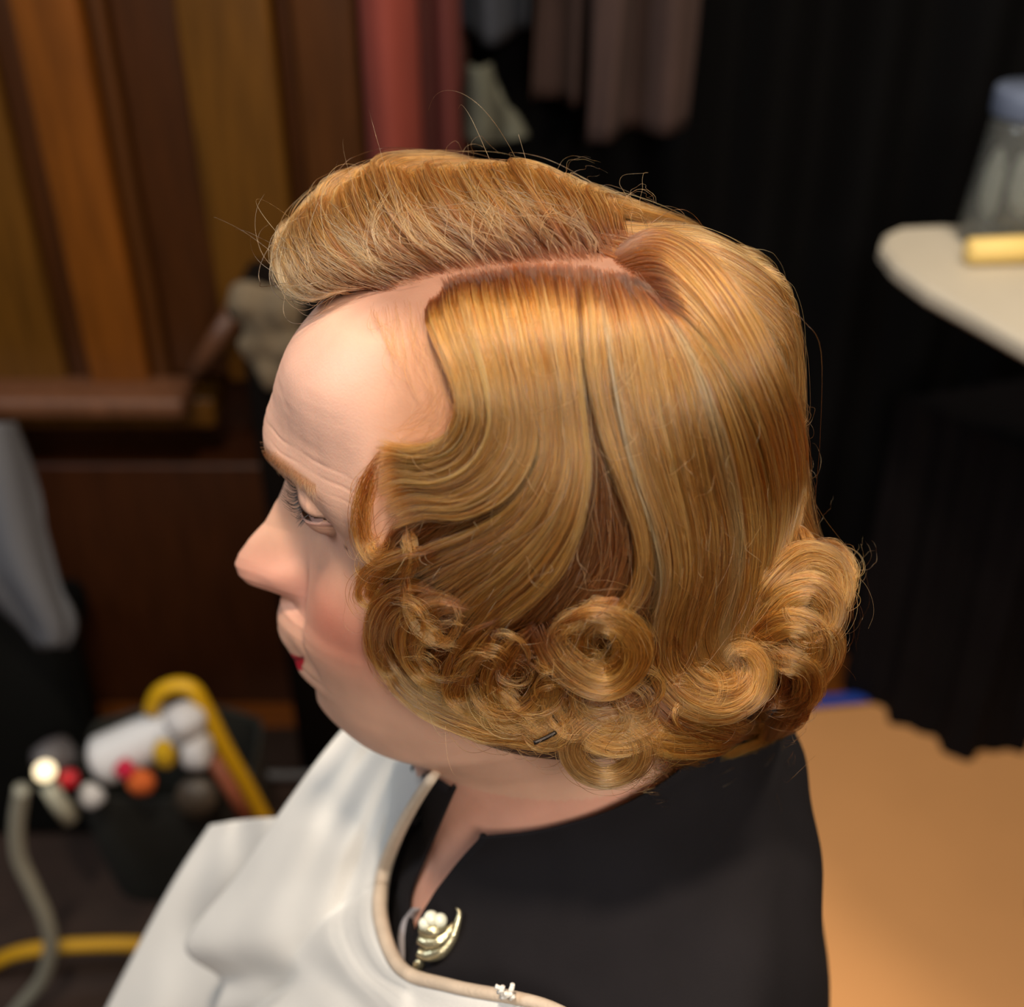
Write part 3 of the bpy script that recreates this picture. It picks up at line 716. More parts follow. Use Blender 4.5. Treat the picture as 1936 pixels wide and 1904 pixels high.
# --- lashes and brow hairs
lash = []; br = np.random.default_rng(5)
for sgn in (1, -1):
    P_ = []
    for k in range(90):
        L = br.uniform(19, 44.5); up, lo, _ = lidline(np.array(L)); w = (L-18)/27
        b0 = np.array([EYE[0]+math.sqrt(max(13.2**2-(L-EYE[1])**2-(float(up)-EYE[2])**2, 1)), sgn*L, float(up)+.2])
        ln = br.uniform(5, 8); od = (L-30)/14*.5
        f = np.linspace(0, 1, 8)[:, None]
        P_.append(b0+np.array([ln*.75, 0, 0])*f+np.array([0, sgn*ln*od, 0])*f+np.array([0, 0, -ln*.35])*np.sin(f*1.6)+np.array([0, 0, ln*.75])*f**2.2)
    for k in range(40):
        L = br.uniform(22, 43); up, lo, _ = lidline(np.array(L))
        b0 = np.array([EYE[0]+math.sqrt(max(13.2**2-(L-EYE[1])**2-(float(lo)-EYE[2])**2, 1)), sgn*L, float(lo)-.2])
        ln = br.uniform(2.5, 4); f = np.linspace(0, 1, 8)[:, None]
        P_.append(b0+np.array([ln*.7, sgn*ln*(L-30)/28, -ln*.6])*f)
    P_ = np.stack(P_); lash.append((P_, np.broadcast_to(np.linspace(.11, .03, 8), P_.shape[:2]), np.zeros(len(P_))))
LASH = mat('lash_black', (.008, .006, .006, 1), rough=.5)
brow = []
for sgn in (1, -1):
    k = 420; A = br.uniform(7, 50, k); w = 1-np.clip((A-20)/30, 0, 1)
    U0 = 34+8*np.sin(np.clip((A-8)/40, 0, 1)*1.9)+br.normal(0, 1, k)*(1.0+1.3*w)
    base = []
    for a, uu in zip(A, U0):
        r = bodyT.ray_cast(Vector((200, sgn*a, uu)), Vector((-1, 0, 0))); base.append(np.array(r[0]))
    base = np.array(base); f = np.linspace(0, 1, 7)[None, :, None]; ln = br.uniform(4, 7, (k, 1, 1))
    dirv = np.stack([-.25*np.ones(k), sgn*.85*np.ones(k), .5-.9*np.clip((A-8)/40, 0, 1)], 1)[:, None, :]
    p = base[:, None, :]+dirv*ln*f+np.array([1, 0, 0])*np.sin(f*2.8)*.9
    brow.append((p, np.broadcast_to(np.linspace(.05, .02, 7), p.shape[:2]), np.zeros(k)))
BROW = hairmat('brow_hair', srgb(150, 100, 62), srgb(120, 78, 48), srgb(176, 126, 84), srgb(170, 140, 110))
make_curves('eyelashes', lash, LASH, person)
make_curves('eyebrows', brow, BROW, person)
# ------------------------------------------------------------------ blouse, cape, brooch
DEP = np.array(person.location)
def bhit(x, y):
    d = (ray(x, y)@M3.T)*1000; dn = d/np.linalg.norm(d)
    r = bodyT.ray_cast(Vector(CAMH), Vector(dn))
    return None if r[0] is None else (np.array(r[0]), np.array(r[1]))
def hdepth(x, y):
    r = bhit(x, y); return None if r is None or r[0][2] > -122 else float((h2w(r[0])-CAM)@FW)
flat = Bp.reshape(-1, 3); ncol = len(TH)-1
def sth(p):
    i = ((flat-p)**2).sum(1).argmin(); return SR[i//ncol], TH[i % ncol]
Lpx = [(1085,1440),(1042,1478),(1000,1510),(920,1578),(870,1640),(835,1688),(812,1722),(796,1760),(786,1810),(782,1850)]
Rpx = [(838,1428),(860,1462),(852,1520),(835,1580),(808,1645),(792,1690)]
Lpx = [(x+24, y-10) for x, y in Lpx]
LE = [sth(bhit(*q)[0]) for q in Lpx]; RE = [sth(bhit(*q)[0]) for q in Rpx if bhit(*q) is not None]
def edgefun(E, sgn):
    E = sorted(E); s = np.array([e[0] for e in E]); t = np.array([e[1] for e in E])
    s = np.concatenate([[23.0, s[0]-.6], s, [32]]); t = np.concatenate([[sgn*2.9, sgn*2.3 if abs(t[0]) < 2.2 else t[0]], t, [t[-1]]])
    o = np.argsort(s); s, t = s[o], t[o]
    if sgn < 0:
        t = np.minimum(t, np.interp(s, [25, 26.5, 27.5, 28.5, 32], [0, -.05, -.12, -.25, -.3]))
        s = np.append(s[:-1], [28.5, 32.]); t = np.append(t[:-1], [-.25, -.3]); o = np.argsort(s); s, t = s[o], t[o]
    return s, t
ls, lt = edgefun(LE, 1); rs, rt = edgefun(RE, -1)
sb = np.concatenate([np.linspace(24.2, 27, 70), np.linspace(27, 32, 70)[1:]]); nc = 160
BL = mat('black_crepe', srgb(25, 22, 24), rough=.9, noise=.1, nscale=30, bump=.25, bscale=1500, spec=.15)
def smo(a):
    for _ in range(12): a = np.convolve(np.pad(a, 2, mode='edge'), [.1, .2, .4, .2, .1], 'valid')
    return a
av, bvv = smo(np.interp(sb, ls, lt)), smo(np.interp(sb, rs, rt))+2*math.pi
V = []
for s, a, b in zip(sb, av, bvv):
    w = np.linspace(0, 1, nc); w = w+.0
    th = a+(b-a)*w; p = rowpos(np.array([s]), th)[0]
    e = np.minimum(w, 1-w)*nc
    R = np.array([-5, 0, p[:, 2].mean()]); out = p-np.array([-5, 0, 0])*1; out[:, 2] = 0; out /= np.linalg.norm(out, axis=1)[:, None]
    out[:, 2] += .3
    off = 6+3*np.exp(-e/3.5)+1.8*np.sin(w*41+s*2.1)*np.clip((s-25.5)/2, 0, 1)+.9*np.sin(w*97-s*5)*np.clip((s-26)/2, 0, 1)
    if s < 26: off = off+9*np.clip((26-s)/1.6, 0, 1)*np.clip((w-.1)*5, 0, 1)*np.clip((.9-w)*5, 0, 1)
    V.append(p+out*off[:, None])
V = np.array(V)
blouse = mesh('blouse', h2w(V.reshape(-1, 3)), grid_faces(len(sb), nc), BL, None)
so = blouse.modifiers.new('thick', 'SOLIDIFY'); so.thickness = .0016; so.offset = -1
reparent(blouse, person)
for side in (0, -1):
    e = V[:, side]; o = MB().tube(h2w(e), .0016, 8).build('neckline_edge', BL, blouse)
for sgn in (1, -1):
    pth = catmull(np.array([(-8, sgn*120, -215), (-6, sgn*165, -235), (-2, sgn*192, -290), (10, sgn*205, -380), (30, sgn*210, -480)], float), 30)
    o = MB().tube(h2w(pth), np.interp(np.linspace(0, 1, 30), [0, .3, 1], [.058, .062, .050]), 28).build('sleeve', BL, blouse)
bw = h2w(V.reshape(-1, 3))
blT = BVHTree.FromPolygons([tuple(v) for v in bw], grid_faces(len(sb), nc))
def bldep(x, y):
    d = ray(x, y); L = np.linalg.norm(d); r = blT.ray_cast(Vector(CAM), Vector(d/L)); return None if r[0] is None else r[3]/L
def on_blouse(x, y, lift=0):
    d = bldep(x, y) or (hdepth(x, y) or .63)-.01
    return P(x, y, d-lift)
# far lapel, standing off the chest behind the cape edge
LA = [[(838,1424,.640),(850,1438,.632),(872,1470,.622)], [(775,1515,.650),(815,1520,.638),(848,1525,.626)], [(722,1640,.655),(770,1640,.640),(808,1620,.628)], [(708,1735,.655),(745,1735,.640),(778,1700,.628)], [(722,1790,.655),(752,1785,.645),(788,1770,.635)], [(745,1835,.655),(770,1832,.648),(795,1825,.640)]]
R_ = np.array(LA, float); A_l = np.stack([cubic(np.arange(6), R_[:, j], np.linspace(0, 5, 40)) for j in range(3)], 1); A_l = np.stack([cubic(np.arange(3), A_l[i], np.linspace(0, 2, 16)) for i in range(40)])
for q in A_l.reshape(-1, 3):
    d = hdepth(q[0], q[1])
    if d: q[2] = min(q[2], d-.004)
WL = P(A_l[..., 0], A_l[..., 1], A_l[..., 2]); o = mesh('lapel', WL.reshape(-1, 3), grid_faces(40, 16), BL, blouse); s_ = o.modifiers.new('t', 'SOLIDIFY'); s_.thickness = .002
SEAM = mat('seam_thread', srgb(2, 2, 2), rough=1, spec=0)
for pts in ([(1182,1768),(1181,1810),(1180,1850),(1180,1925)], [(1182,1772),(1130,1774),(1060,1788),(1000,1812),(950,1838)]):
    c = catmull(np.array(pts, float), 24); MB().tube([on_blouse(x, y, .0012) for x, y in c], .0003, 6).build('seam', SEAM, blouse)

# cape
CAPE = mat('white_cape_cloth', srgb(214, 211, 206), rough=.8, noise=.04, nscale=15, bump=.3, bscale=700, spec=.2, sheen=.1)
def cgrid(rows, nr=90, nc=70, fold=.004, seed=1, clampbody=True):
    R = np.array(rows, float); k, m, _ = R.shape
    A = np.stack([cubic(np.arange(k), R[:, j], np.linspace(0, k-1, nr)) for j in range(m)], 1)
    A = np.stack([cubic(np.arange(m), A[i], np.linspace(0, m-1, nc)) for i in range(nr)])
    g = np.random.default_rng(seed)
    for i in range(nr):
        for j in range(nc):
            if clampbody:
                d = hdepth(A[i, j, 0], A[i, j, 1])
                if d: A[i, j, 2] = min(A[i, j, 2], d-.022)
                d = bldep(A[i, j, 0], A[i, j, 1])
                if d and A[i, j, 1] > 1480: A[i, j, 2] = min(A[i, j, 2], d-.008)
    D = A[..., 2].copy()
    for _ in range(14):
        D[1:-1, 1:-1] = np.minimum(D, (D[:-2, 1:-1].sum()*0)+D)[1:-1, 1:-1]*.5+.125*(D[:-2, 1:-1]+D[2:, 1:-1]+D[1:-1, :-2]+D[1:-1, 2:])
    for i in range(nr):
        for j in range(nc):
            d = bldep(A[i, j, 0], A[i, j, 1]) if clampbody and A[i, j, 1] > 1480 else None
            if d: D[i, j] = min(D[i, j], d-.010)
    for _ in range(40):
        E_ = D.copy()
        E_[1:] = np.minimum(E_[1:], D[:-1]+.0035); E_[:-1] = np.minimum(E_[:-1], D[1:]+.0035); E_[:, 1:] = np.minimum(E_[:, 1:], D[:, :-1]+.0035); E_[:, :-1] = np.minimum(E_[:, :-1], D[:, 1:]+.0035); D = E_
    for _ in range(8):
        Q = np.pad(D, 1, mode='edge'); D = np.minimum(D, .5*D+.125*(Q[:-2, 1:-1]+Q[2:, 1:-1]+Q[1:-1, :-2]+Q[1:-1, 2:])+.0004)
    U_, V_ = np.meshgrid(np.linspace(0, 1, nc), np.linspace(0, 1, nr))
    D = D+fold*(np.sin(U_*11+V_*5+g.uniform(0, 6))+.6*np.sin(U_*23-V_*9+2)+.5*np.sin(V_*13+U_*4))*np.clip(np.minimum(U_, 1-U_)*5, .15, 1)
    return P(A[..., 0], A[..., 1], D), A
def sheetmesh(name, W, m, parent, th=.0015):
    o = mesh(name, W.reshape(-1, 3), grid_faces(*W.shape[:2]), m, parent)
    s = o.modifiers.new('thick', 'SOLIDIFY'); s.thickness = th; s.offset = 0; return o
cape = empty('cape', P(500, 1900, .8)); 
tag(cape, 'white cloth cape over the seated woman, with beige bound neck edge', 'cape')
rows = [
 [(700,1325,.665),(745,1335,.660),(780,1350,.655),(810,1365,.650),(835,1385,.645),(856,1412,.635)],
 [(655,1372,.665),(705,1380,.655),(745,1398,.645),(782,1412,.635),(812,1428,.628),(838,1440,.622)],
 [(598,1442,.665),(645,1455,.650),(690,1468,.638),(730,1482,.628),(765,1494,.620),(790,1508,.614)],
 [(525,1545,.680),(580,1555,.645),(635,1565,.625),(680,1575,.615),(718,1580,.608),(750,1582,.603)],
 [(445,1660,.715),(515,1660,.665),(580,1660,.640),(640,1660,.625),(685,1660,.615),(724,1658,.606)],
 [(352,1785,.755),(440,1780,.690),(530,1770,.655),(610,1760,.635),(670,1750,.622),(722,1742,.610)],
 [(420,1850,.750),(500,1850,.695),(580,1848,.660),(650,1842,.640),(710,1836,.625),(762,1830,.612)],
 [(408,1905,.755),(510,1905,.700),(610,1900,.668),(700,1900,.645),(780,1885,.628),(860,1862,.612)],
 [(395,1985,.765),(520,1985,.712),(640,1985,.680),(760,1975,.650),(880,1970,.625),(1040,1900,.595)],
 [(380,2080,.775),(520,2080,.725),(650,2080,.690),(790,2080,.660),(960,2060,.625),(1180,1985,.570)]]
W1, A1 = cgrid(rows, 110, 80, .0030, 1)
b1 = sheetmesh('bib', W1, CAPE, cape)
rows = [
 [(398,1560,.830),(460,1550,.800),(530,1546,.770),(600,1552,.740),(680,1570,.720)],
 [(345,1640,.845),(430,1640,.805),(520,1640,.765),(600,1650,.735),(690,1680,.715)],
 [(288,1740,.860),(390,1750,.820),(500,1760,.775),(600,1780,.740),(700,1800,.715)],
 [(205,1900,.885),(330,1910,.835),(480,1920,.785),(600,1930,.745),(710,1940,.715)],
 [(150,2020,.905),(300,2030,.850),(470,2040,.795),(600,2050,.755),(720,2060,.720)]]
W2, A2 = cgrid(rows, 70, 60, .0045, 4, False)
b2 = sheetmesh('lap_panel', W2, CAPE, cape)
BIND = mat('beige_binding', srgb(200, 180, 158), rough=.8, noise=.08, nscale=80, bump=.4, bscale=500)
inner = W1[:, -1]; MB().tube(inner[8:]-FW*.002, np.interp(np.linspace(0, 1, len(inner)-8), [0, .45, .75, 1], [.0020, .0040, .0028, .0022]), 12).build('binding', BIND, cape)
# gathered hem just below the binding, and frayed tie
for o_ in (b1, b2): reparent(o_, cape)
for o_ in list(cape.children):
    if o_.name.startswith('binding'): o_.location = -Vector(cape.location)
wx, wy, wd = proj(W1.reshape(-1, 3)); kd = float(wd[((wx-955)**2+(wy-1886)**2).argmin()])-.006
FR = mat('frayed_cotton', srgb(232, 226, 216), rough=.9)
mb = MB(); g = np.random.default_rng(9)
for k in range(9):
    x, y = 955+g.uniform(-14, 12), 1882+g.uniform(-8, 8); a = g.uniform(-2.6, -.4); l = g.uniform(8, 22)
    pts = [(x, y, kd), (x+l*.5*math.cos(a)+g.uniform(-3, 3), y+l*.5*math.sin(a), kd-.003), (x+l*math.cos(a), y+l*math.sin(a), kd-.004)]
    c = catmull(np.array(pts), 8); mb.tube([P(*q) for q in c], .0010, 6)
o = mb.build('frayed_knot', FR, cape); o.location = -Vector(cape.location)
c = catmull(np.array([(789,1716,8),(776,1738,12),(770,1770,15),(770,1805,14),(768,1850,12)], float), 30)
TIE = mat('grey_tape', srgb(150, 144, 146), rough=.8, noise=.05, nscale=100)
vv = []
for x, y, w in c:
    d = min(bldep(x, y) or .64, hdepth(x, y) or .64, .64)-.004; vv += [P(x-w, y, d), P(x-w*.3, y, d-.0015), P(x+w*.4, y, d-.0015), P(x+w, y, d)]
o = mesh('tie_tape', vv, grid_faces(30, 4), TIE, cape); s_ = o.modifiers.new('t', 'SOLIDIFY'); s_.thickness = .001; o.location = -Vector(cape.location)

# brooch
SILV = mat('champagne_metal', srgb(214, 204, 168), rough=.25, metal=.85, noise=.1, nscale=300, bump=.3, bscale=800)
PEARL = mat('pearl', srgb(226, 226, 206), rough=.12, spec=.8)
bd = min(bldep(x, y) or 1 for x, y in ((800, 1790), (825, 1765), (862, 1730), (850, 1780), (830, 1740)))-.003
brooch = empty('brooch', P(825, 1765, bd)); tag(brooch, 'small silver crescent brooch with pearls pinned on the black blouse lapel', 'brooch')
def bpart(mb, name, m, par=None):
    o = mb.build(name, m, par or brooch); o.location = -Vector(brooch.location); return o
pt = lambda x, y, dz=0: P(x, y, bd-dz)
mb = MB().tube([pt(*q) for q in catmull(np.array([(790,1800,0),(808,1806,.001),(830,1799,.002),(850,1778,.002),(862,1752,.002),(868,1732,.0015),(868,1722,.001),(862,1717,0)]), 30)], np.interp(np.linspace(0, 1, 30), [0, .3, .6, .9, 1], [.0020, .0036, .0026, .0011, .0004]), 14)
mb.tube([pt(*q) for q in catmull(np.array([(792,1776,.001),(812,1783,.003),(835,1776,.003),(852,1757,.002),(858,1745,.001)]), 20)], np.interp(np.linspace(0, 1, 20), [0, .5, 1], [.0022, .0034, .001]), 14)
mb.tube([pt(*q) for q in catmull(np.array([(796,1755,.002),(815,1760,.004),(836,1758,.003),(848,1752,.001)]), 16)], np.interp(np.linspace(0, 1, 16), [0, .5, 1], [.0026, .0034, .0014]), 14)
bpart(mb, 'crescent', SILV)
for x, y, r in ((815, 1736, .0034), (832, 1740, .0032), (803, 1746, .0028)):
    bpart(MB().blob(pt(x, y, .004), (r, r, r)), 'pearl', PEARL)
bt = empty('blouse_button', P(792, 1828, bd)); tag(bt, 'tiny pale green stud below the brooch, beside the cape binding', 'button')
o = MB().blob(P(792, 1828, (bldep(792, 1828) or .62)-.004), (.0028, .002, .005)).build('stud', SILV, bt); o.location = -Vector(bt.location)
# bobby pin
PINM = mat('pin_black', srgb(36, 28, 24), rough=.35, metal=.6)
t_, d_ = trace(np.array([(1009., 1405.), (1030, 1396), (1052, 1384)]), np.array([9., 9, 9]))
pp = [h2w(CAMH+d_[i]*(min(t_))) for i in range(3)]
pin = MB().tube(catmull(np.array(pp), 12), .0008, 8).build('hairpin', PINM)
tag(pin, 'dark bobby pin at the lower edge of the curls above the neck', 'hairpin')

# lower body and stool (below the frame)
SK = mat('black_skirt_cloth', srgb(30, 27, 29), rough=.9)
mb = MB()
for L_ in (85, -85):
    pth = catmull(np.array([(-60, L_, -640), (120, L_, -620), (330, L_, -610), (420, L_, -680), (430, L_, -880), (425, L_, -1120)], float), 40)
    mb.tube(h2w(pth), np.interp(np.linspace(0, 1, 40), [0, .5, .65, 1], [.115, .085, .075, .05]), 20)
mb.build('skirt', SK, person).location = -Vector(person.location)
sp = h2w((-10, 0, -760)); stz = float(sp[2])
stool = empty('stool', (sp[0], sp[1], 0)); tag(stool, 'black round stool the woman sits on', 'stool')
SM = mat('stool_black', srgb(24, 22, 22), rough=.5)
MB().lathe([(0, stz-.05), (.17, stz-.05), (.18, stz-.03), (.18, stz-.01), (.16, stz), (0, stz)], (0, 0, 0), 32).build('seat', SM, stool)
for k in range(4):
    a = k*1.5708+.78; MB().tube([(math.cos(a)*.13, math.sin(a)*.13, stz-.05), (math.cos(a)*.17, math.sin(a)*.17, 0)], .013, 10).build('leg', SM, stool)
# ------------------------------------------------------------------ room
WY = 1.62
def Zof(y, Y): return float(aty(968, y, Y)[2])
def Xof(x, y, Y): return float(aty(x, y, Y)[0])
def wood(name, c, k=.25, rough=.4, s=(14, 14, 1.2)): return mat(name, c, rough=rough, noise=k, nscale=6, stretch=s, bump=.2, bscale=60)
W_ = [wood('oak_bright', srgb(112, 62, 13)), wood('oak_dark', srgb(62, 31, 6)), wood('oak_olive', srgb(92, 58, 12)), wood('oak_brown', srgb(72, 39, 9)), wood('oak_low', srgb(60, 29, 9))]
fl = MB().box((0, 1.3, -.02), (5, 5.4, .04)); floor = fl.build('floor', wood('floor_boards', srgb(120, 66, 20), s=(1.5, 14, 1)), None, False); tag(floor, kind='structure')
# panelled wall: boards of the upper field, a dado rail and lower panels
xe = Xof(880, 0, WY+.1)
wall = MB().box(((xe-2.5)/2, WY+.16, 1.4), (xe+2.5, .1, 2.8)).build('wall_back', W_[4], None, False); tag(wall, kind='structure')
def board(x0, x1, yref, z0, z1, m, proud, nm='board'):
    a, b = Xof(x0, yref, WY), Xof(x1, yref, WY)
    o = MB().box(((a+b)/2, WY+.05-proud, (z0+z1)/2), (b-a, .10, z1-z0), bev=.008).build(nm, m, wall); return o
zr = Zof(712, WY)
for x0, x1, m, pr in ((-420, -200, W_[1], 0), (-195, -30, W_[2], .02), (-28, 26, W_[1], .01), (30, 158, W_[0], .03), (160, 198, W_[3], .012), (200, 332, W_[1], 0), (335, 512, W_[2], .022), (514, 546, W_[1], .0), (549, 672, W_[3], .018)):
    board(x0, x1, 0, zr, 2.2, m, pr)
board(-600, 560, 712, 0, zr-.16, W_[4], 0, 'panel')
MB().box(((Xof(-600, 712, WY)+Xof(372, 712, WY))/2, WY-.045, zr-.012), (Xof(372, 712, WY)-Xof(-600, 712, WY), .09, .035), bev=.012).build('dado_rail', wood('rail_wood', srgb(98, 62, 40), rough=.45), wall)
board(-600, 400, 712, zr-.085, zr-.03, W_[2], .015, 'rail_apron')
a, b = aty(372, 706, WY-.05), aty(445, 588, WY-.05)
MB().tube([a, (a+b)/2, b], .016, 10).build('rail_return', bpy.data.materials['rail_wood'], wall)
# red curtain
def drape(name, x0, x1, y0, y1, Y, m, folds=3, amp=.02, yr=None, nr=40, nc=70, seed=0, top=1.9, th=.003, parent=None, bottom=None):
    "hanging cloth between picture columns, real folds; bottom: function f->py of the lower edge"
    g = np.random.default_rng(seed); V = []
    ph = g.uniform(0, 6.28, 3)
    for i in range(nr):
        v = i/(nr-1)
        for j in range(nc):
            u = j/(nc-1); yb = y1 if bottom is None else bottom(u)
            zb = Zof(yb, Y); z = top+(zb-top)*v
            X = Xof(x0+(x1-x0)*u, y0, Y)
            V.append((X+.008*math.sin(v*5+u*7+ph[0]), Y+amp*math.sin(u*6.28*folds+ph[1]+.6*v)+amp*.4*math.sin(u*17+ph[2]+v*3), z))
    o = mesh(name, V, grid_faces(nr, nc), m, parent); s = o.modifiers.new('t', 'SOLIDIFY'); s.thickness = th; return o
RED = mat('red_velvet', srgb(176, 78, 58), rough=.8, noise=.1, nscale=8, sheen=.1)
rc = MB()
def bez(x0, x1, dy, Y, m, nm, z0=.0):
    V = []; n = 24
    for i in range(2):
        for j in range(n):
            u = j/(n-1); V.append((Xof(x0+(x1-x0)*u, 0, Y), Y-dy*math.sin(math.pi*u)**.7+.0, (2.2, z0)[i]))
    return V, grid_faces(2, n)
curt = empty('red_curtain', (Xof(770, 0, 1.57), 1.57, 0)); tag(curt, 'dusty red curtain hanging between the panelling and the dark clothes', 'curtain')
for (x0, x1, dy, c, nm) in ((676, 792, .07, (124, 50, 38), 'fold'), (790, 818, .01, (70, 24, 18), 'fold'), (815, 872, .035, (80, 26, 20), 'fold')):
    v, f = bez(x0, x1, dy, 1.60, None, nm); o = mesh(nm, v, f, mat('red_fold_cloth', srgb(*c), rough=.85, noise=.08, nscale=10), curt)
    s = o.modifiers.new('t', 'SOLIDIFY'); s.thickness = .004; s.offset = 1; o.location = -Vector(curt.location)
# black curtain behind
BK = mat('black_cloth', srgb(7, 7, 8), rough=.9, spec=.08, noise=.2, nscale=4)
o = drape('black_curtain', 866, 2500, 0, 1100, 1.80, BK, folds=9, amp=.03, seed=3, top=2.4, nc=160, bottom=lambda u: 1214); tag(o, 'black curtain filling the wall behind the woman, right of the red curtain', 'curtain')
# hanging clothes
BR = mat('dusky_brown_wool', srgb(58, 40, 35), rough=.9, noise=.12, nscale=12)
o = drape('hanging_garment', 1012, 1112, 0, 190, 1.71, BR, folds=1.2, amp=.02, seed=5, bottom=lambda u: 186+8*u); tag(o, 'shorter dusky brown garment hanging against the black curtain', 'garment')
o = drape('hanging_garment', 1112, 1312, 0, 260, 1.63, BR, folds=1.6, amp=.025, seed=6, bottom=lambda u: 268-30*u); tag(o, 'longer dusky brown garment hanging right of the shorter brown one', 'garment')
GB = mat('slate_cloth', srgb(46, 50, 60), rough=.9, noise=.15, nscale=10)
o = drape('hanging_garment', 838, 1000, 0, 60, 1.68, GB, folds=1.5, amp=.03, seed=7, bottom=lambda u: 20+90*max(0, .25-u)*2+55*math.sin(u*2.6)); tag(o, 'slate blue garment at the top edge, left of the brown garments', 'garment')
OL = mat('olive_cloth', srgb(80, 80, 68), rough=.9, noise=.3, nscale=20)
V = []; n = 30
for i in range(n):
    v = i/(n-1); y = 120+140*v; c = 905+32*v; w = 18+34*v
    for j in range(16):
        u = j/15; V.append(aty(c+(u-.5)*2*w, y+8*math.sin(u*3.1), 1.62+.02*math.sin(u*9+v*3)-.03*math.sin(u*3.14)))
o = mesh('hanging_scarf', V, grid_faces(n, 16), OL); s = o.modifiers.new('t', 'SOLIDIFY'); s.thickness = .01
tag(o, 'pale olive scrap of cloth hanging beside the red curtain', 'scarf')

# black chest with crumpled grey cloth at its corner
ch = empty('black_chest', (Xof(600, 700, 1.45), 1.45, 0)); tag(ch, 'tall black chest standing by the panelling behind the woman\'s face', 'chest')
zt = Zof(600, 1.38); x0, x1 = Xof(446, 600, 1.38), Xof(690, 600, 1.38)
CB = mat('chest_black', srgb(12, 8, 6), rough=.7, spec=.1, noise=.2, nscale=10)
o = MB().box(((x0+x1)/2, 1.455, zt/2), (x1-x0, .14, zt), bev=.012).build('body', CB, ch); o.location = -Vector(ch.location)
o = MB().box(((x0+x1)/2, 1.455, zt+.008), (x1-x0+.02, .16, .02), bev=.006).build('lid', CB, ch); o.location = -Vector(ch.location)
GC = mat('grey_green_cloth', srgb(104, 90, 70), rough=.9, noise=.4, nscale=30)
mb = MB()
for x, y, r in ((475, 572, .034), (528, 585, .036), (505, 625, .032), (488, 655, .028), (520, 700, .032), (545, 650, .034), (500, 600, .034)):
    mb.blob(aty(x, y, 1.375), (r*.88, r*.6, r*.88), nz=.14, seed=int(x+y))
o = mb.build('crumpled_cloth', GC); rm = o.modifiers.new('r', 'REMESH'); rm.mode = 'VOXEL'; rm.voxel_size = .006; rm.use_smooth_shade = True
o.modifiers.new('s', 'SMOOTH').iterations = 6
tag(o, 'crumpled grey-green cloth bunched over the corner of the black chest', 'cloth')

# floor covering and tape
q = [atz(1020, 1352), atz(1440, 1352), atz(1672, 1332), atz(2150, 1300), atz(2300, 2100), atz(700, 2100)]
TAN = mat('kraft_board', srgb(238, 172, 108), rough=.6, noise=.06, nscale=3)
z = .004
V = [(p[0], p[1], z) for p in q]+[(p[0], p[1], .0005) for p in q]; n = 6
o = mesh('floor_board_sheet', V, [tuple(range(n))]+[(i, n+i, n+(i+1) % n, (i+1) % n) for i in range(n)], TAN, None, False); tag(o, 'large tan board laid flat on the floor behind the woman', 'floor board')
tp = [atz(1000, 1372), atz(1440, 1350), atz(1690, 1326)]; tq = [atz(1000, 1352), atz(1440, 1330), atz(1690, 1308)]
V = [(p[0], p[1], .006) for p in tp]+[(p[0], p[1], .006) for p in tq]
o = mesh('masking_tape', V, [(0, 1, 4, 3), (1, 2, 5, 4)], mat('blue_tape', srgb(46, 84, 190), rough=.6), None, False); s = o.modifiers.new('t', 'SOLIDIFY'); s.thickness = .001
tag(o, 'strip of blue tape along the far edge of the tan board', 'tape')
# black draped case on the floor at the right
DR = mat('black_drape', srgb(15, 13, 15), rough=.85, spec=.1, noise=.3, nscale=5)
c0, c1, c2 = atz(1820, 1442), atz(1590, 1300), atz(2050, 1384)
def wallfold(a, b, n, h, seed):
    g = np.random.default_rng(seed); V = []
    nrm = np.cross(b-a, [0, 0, 1]); nrm /= np.linalg.norm(nrm)
    for i in range(24):
        v = i/23
        for j in range(n):
            u = j/(n-1); p = a+(b-a)*u
            k = math.sin(math.pi*u)**.5
            V.append(p+nrm*(.012*math.sin(u*14+seed)*k*(1-v*.6)+.006*math.sin(u*31+v*4)*k)+np.array([0, 0, h*v+.004]))
    return V, grid_faces(24, n)
hh = .62; mb = MB(); mb.add(*wallfold(c1, c0, 50, hh, 1)); mb.add(*wallfold(c0, c2, 50, hh, 2)); far = c1+(c2-c0)
mb.add([c0+[0, 0, hh], c1+[0, 0, hh], far+[0, 0, hh], c2+[0, 0, hh]], [(0, 1, 2, 3)]); mb.add(*wallfold(c2, far, 50, hh, 3)); mb.add(*wallfold(far, c1, 50, hh, 4))
o = mb.build('draped_case', DR); tag(o, 'large case under a black drape standing on the floor at the right', 'case')
# white table with jar and yellow roll
TZ = .98
tb = empty('side_table', atz(1800, 520, TZ)*np.array([1, 1, 0])); tag(tb, 'white-topped table with a pointed rounded corner at the right edge', 'table')
top = [(1664,462),(1672,440),(1700,428),(1780,424),(1900,428),(2050,436),(2560,540),(2560,900),(2050,706),(1936,642),(1850,594),(1750,540),(1690,496)]
tp = [atz(x, y, TZ) for x, y in top]; n = len(tp)
V = [tuple(p) for p in tp]+[(p[0], p[1], TZ-.025) for p in tp]
F_t = [tuple(range(n))[::-1], tuple(range(n, 2*n))]+[(i, (i+1) % n, n+(i+1) % n, n+i) for i in range(n)]
o = mesh('tabletop', V, F_t, mat('white_laminate', srgb(186, 178, 162), rough=.5, noise=.05, nscale=8), tb, False); o.modifiers.new('b', 'BEVEL').width = .006; o.location = -Vector(tb.location)
LG = mat('dark_leg_wood', srgb(62, 34, 18), rough=.6)
p = atz(2620, 640, TZ); o = MB().lathe([(0, .0), (.13, .0), (.13, .015), (.03, .03), (.025, .1), (.025, TZ-.04), (.06, TZ-.026), (0, TZ-.026)], (p[0], p[1], 0), 28).build('pedestal', LG, tb); o.location = -Vector(tb.location)
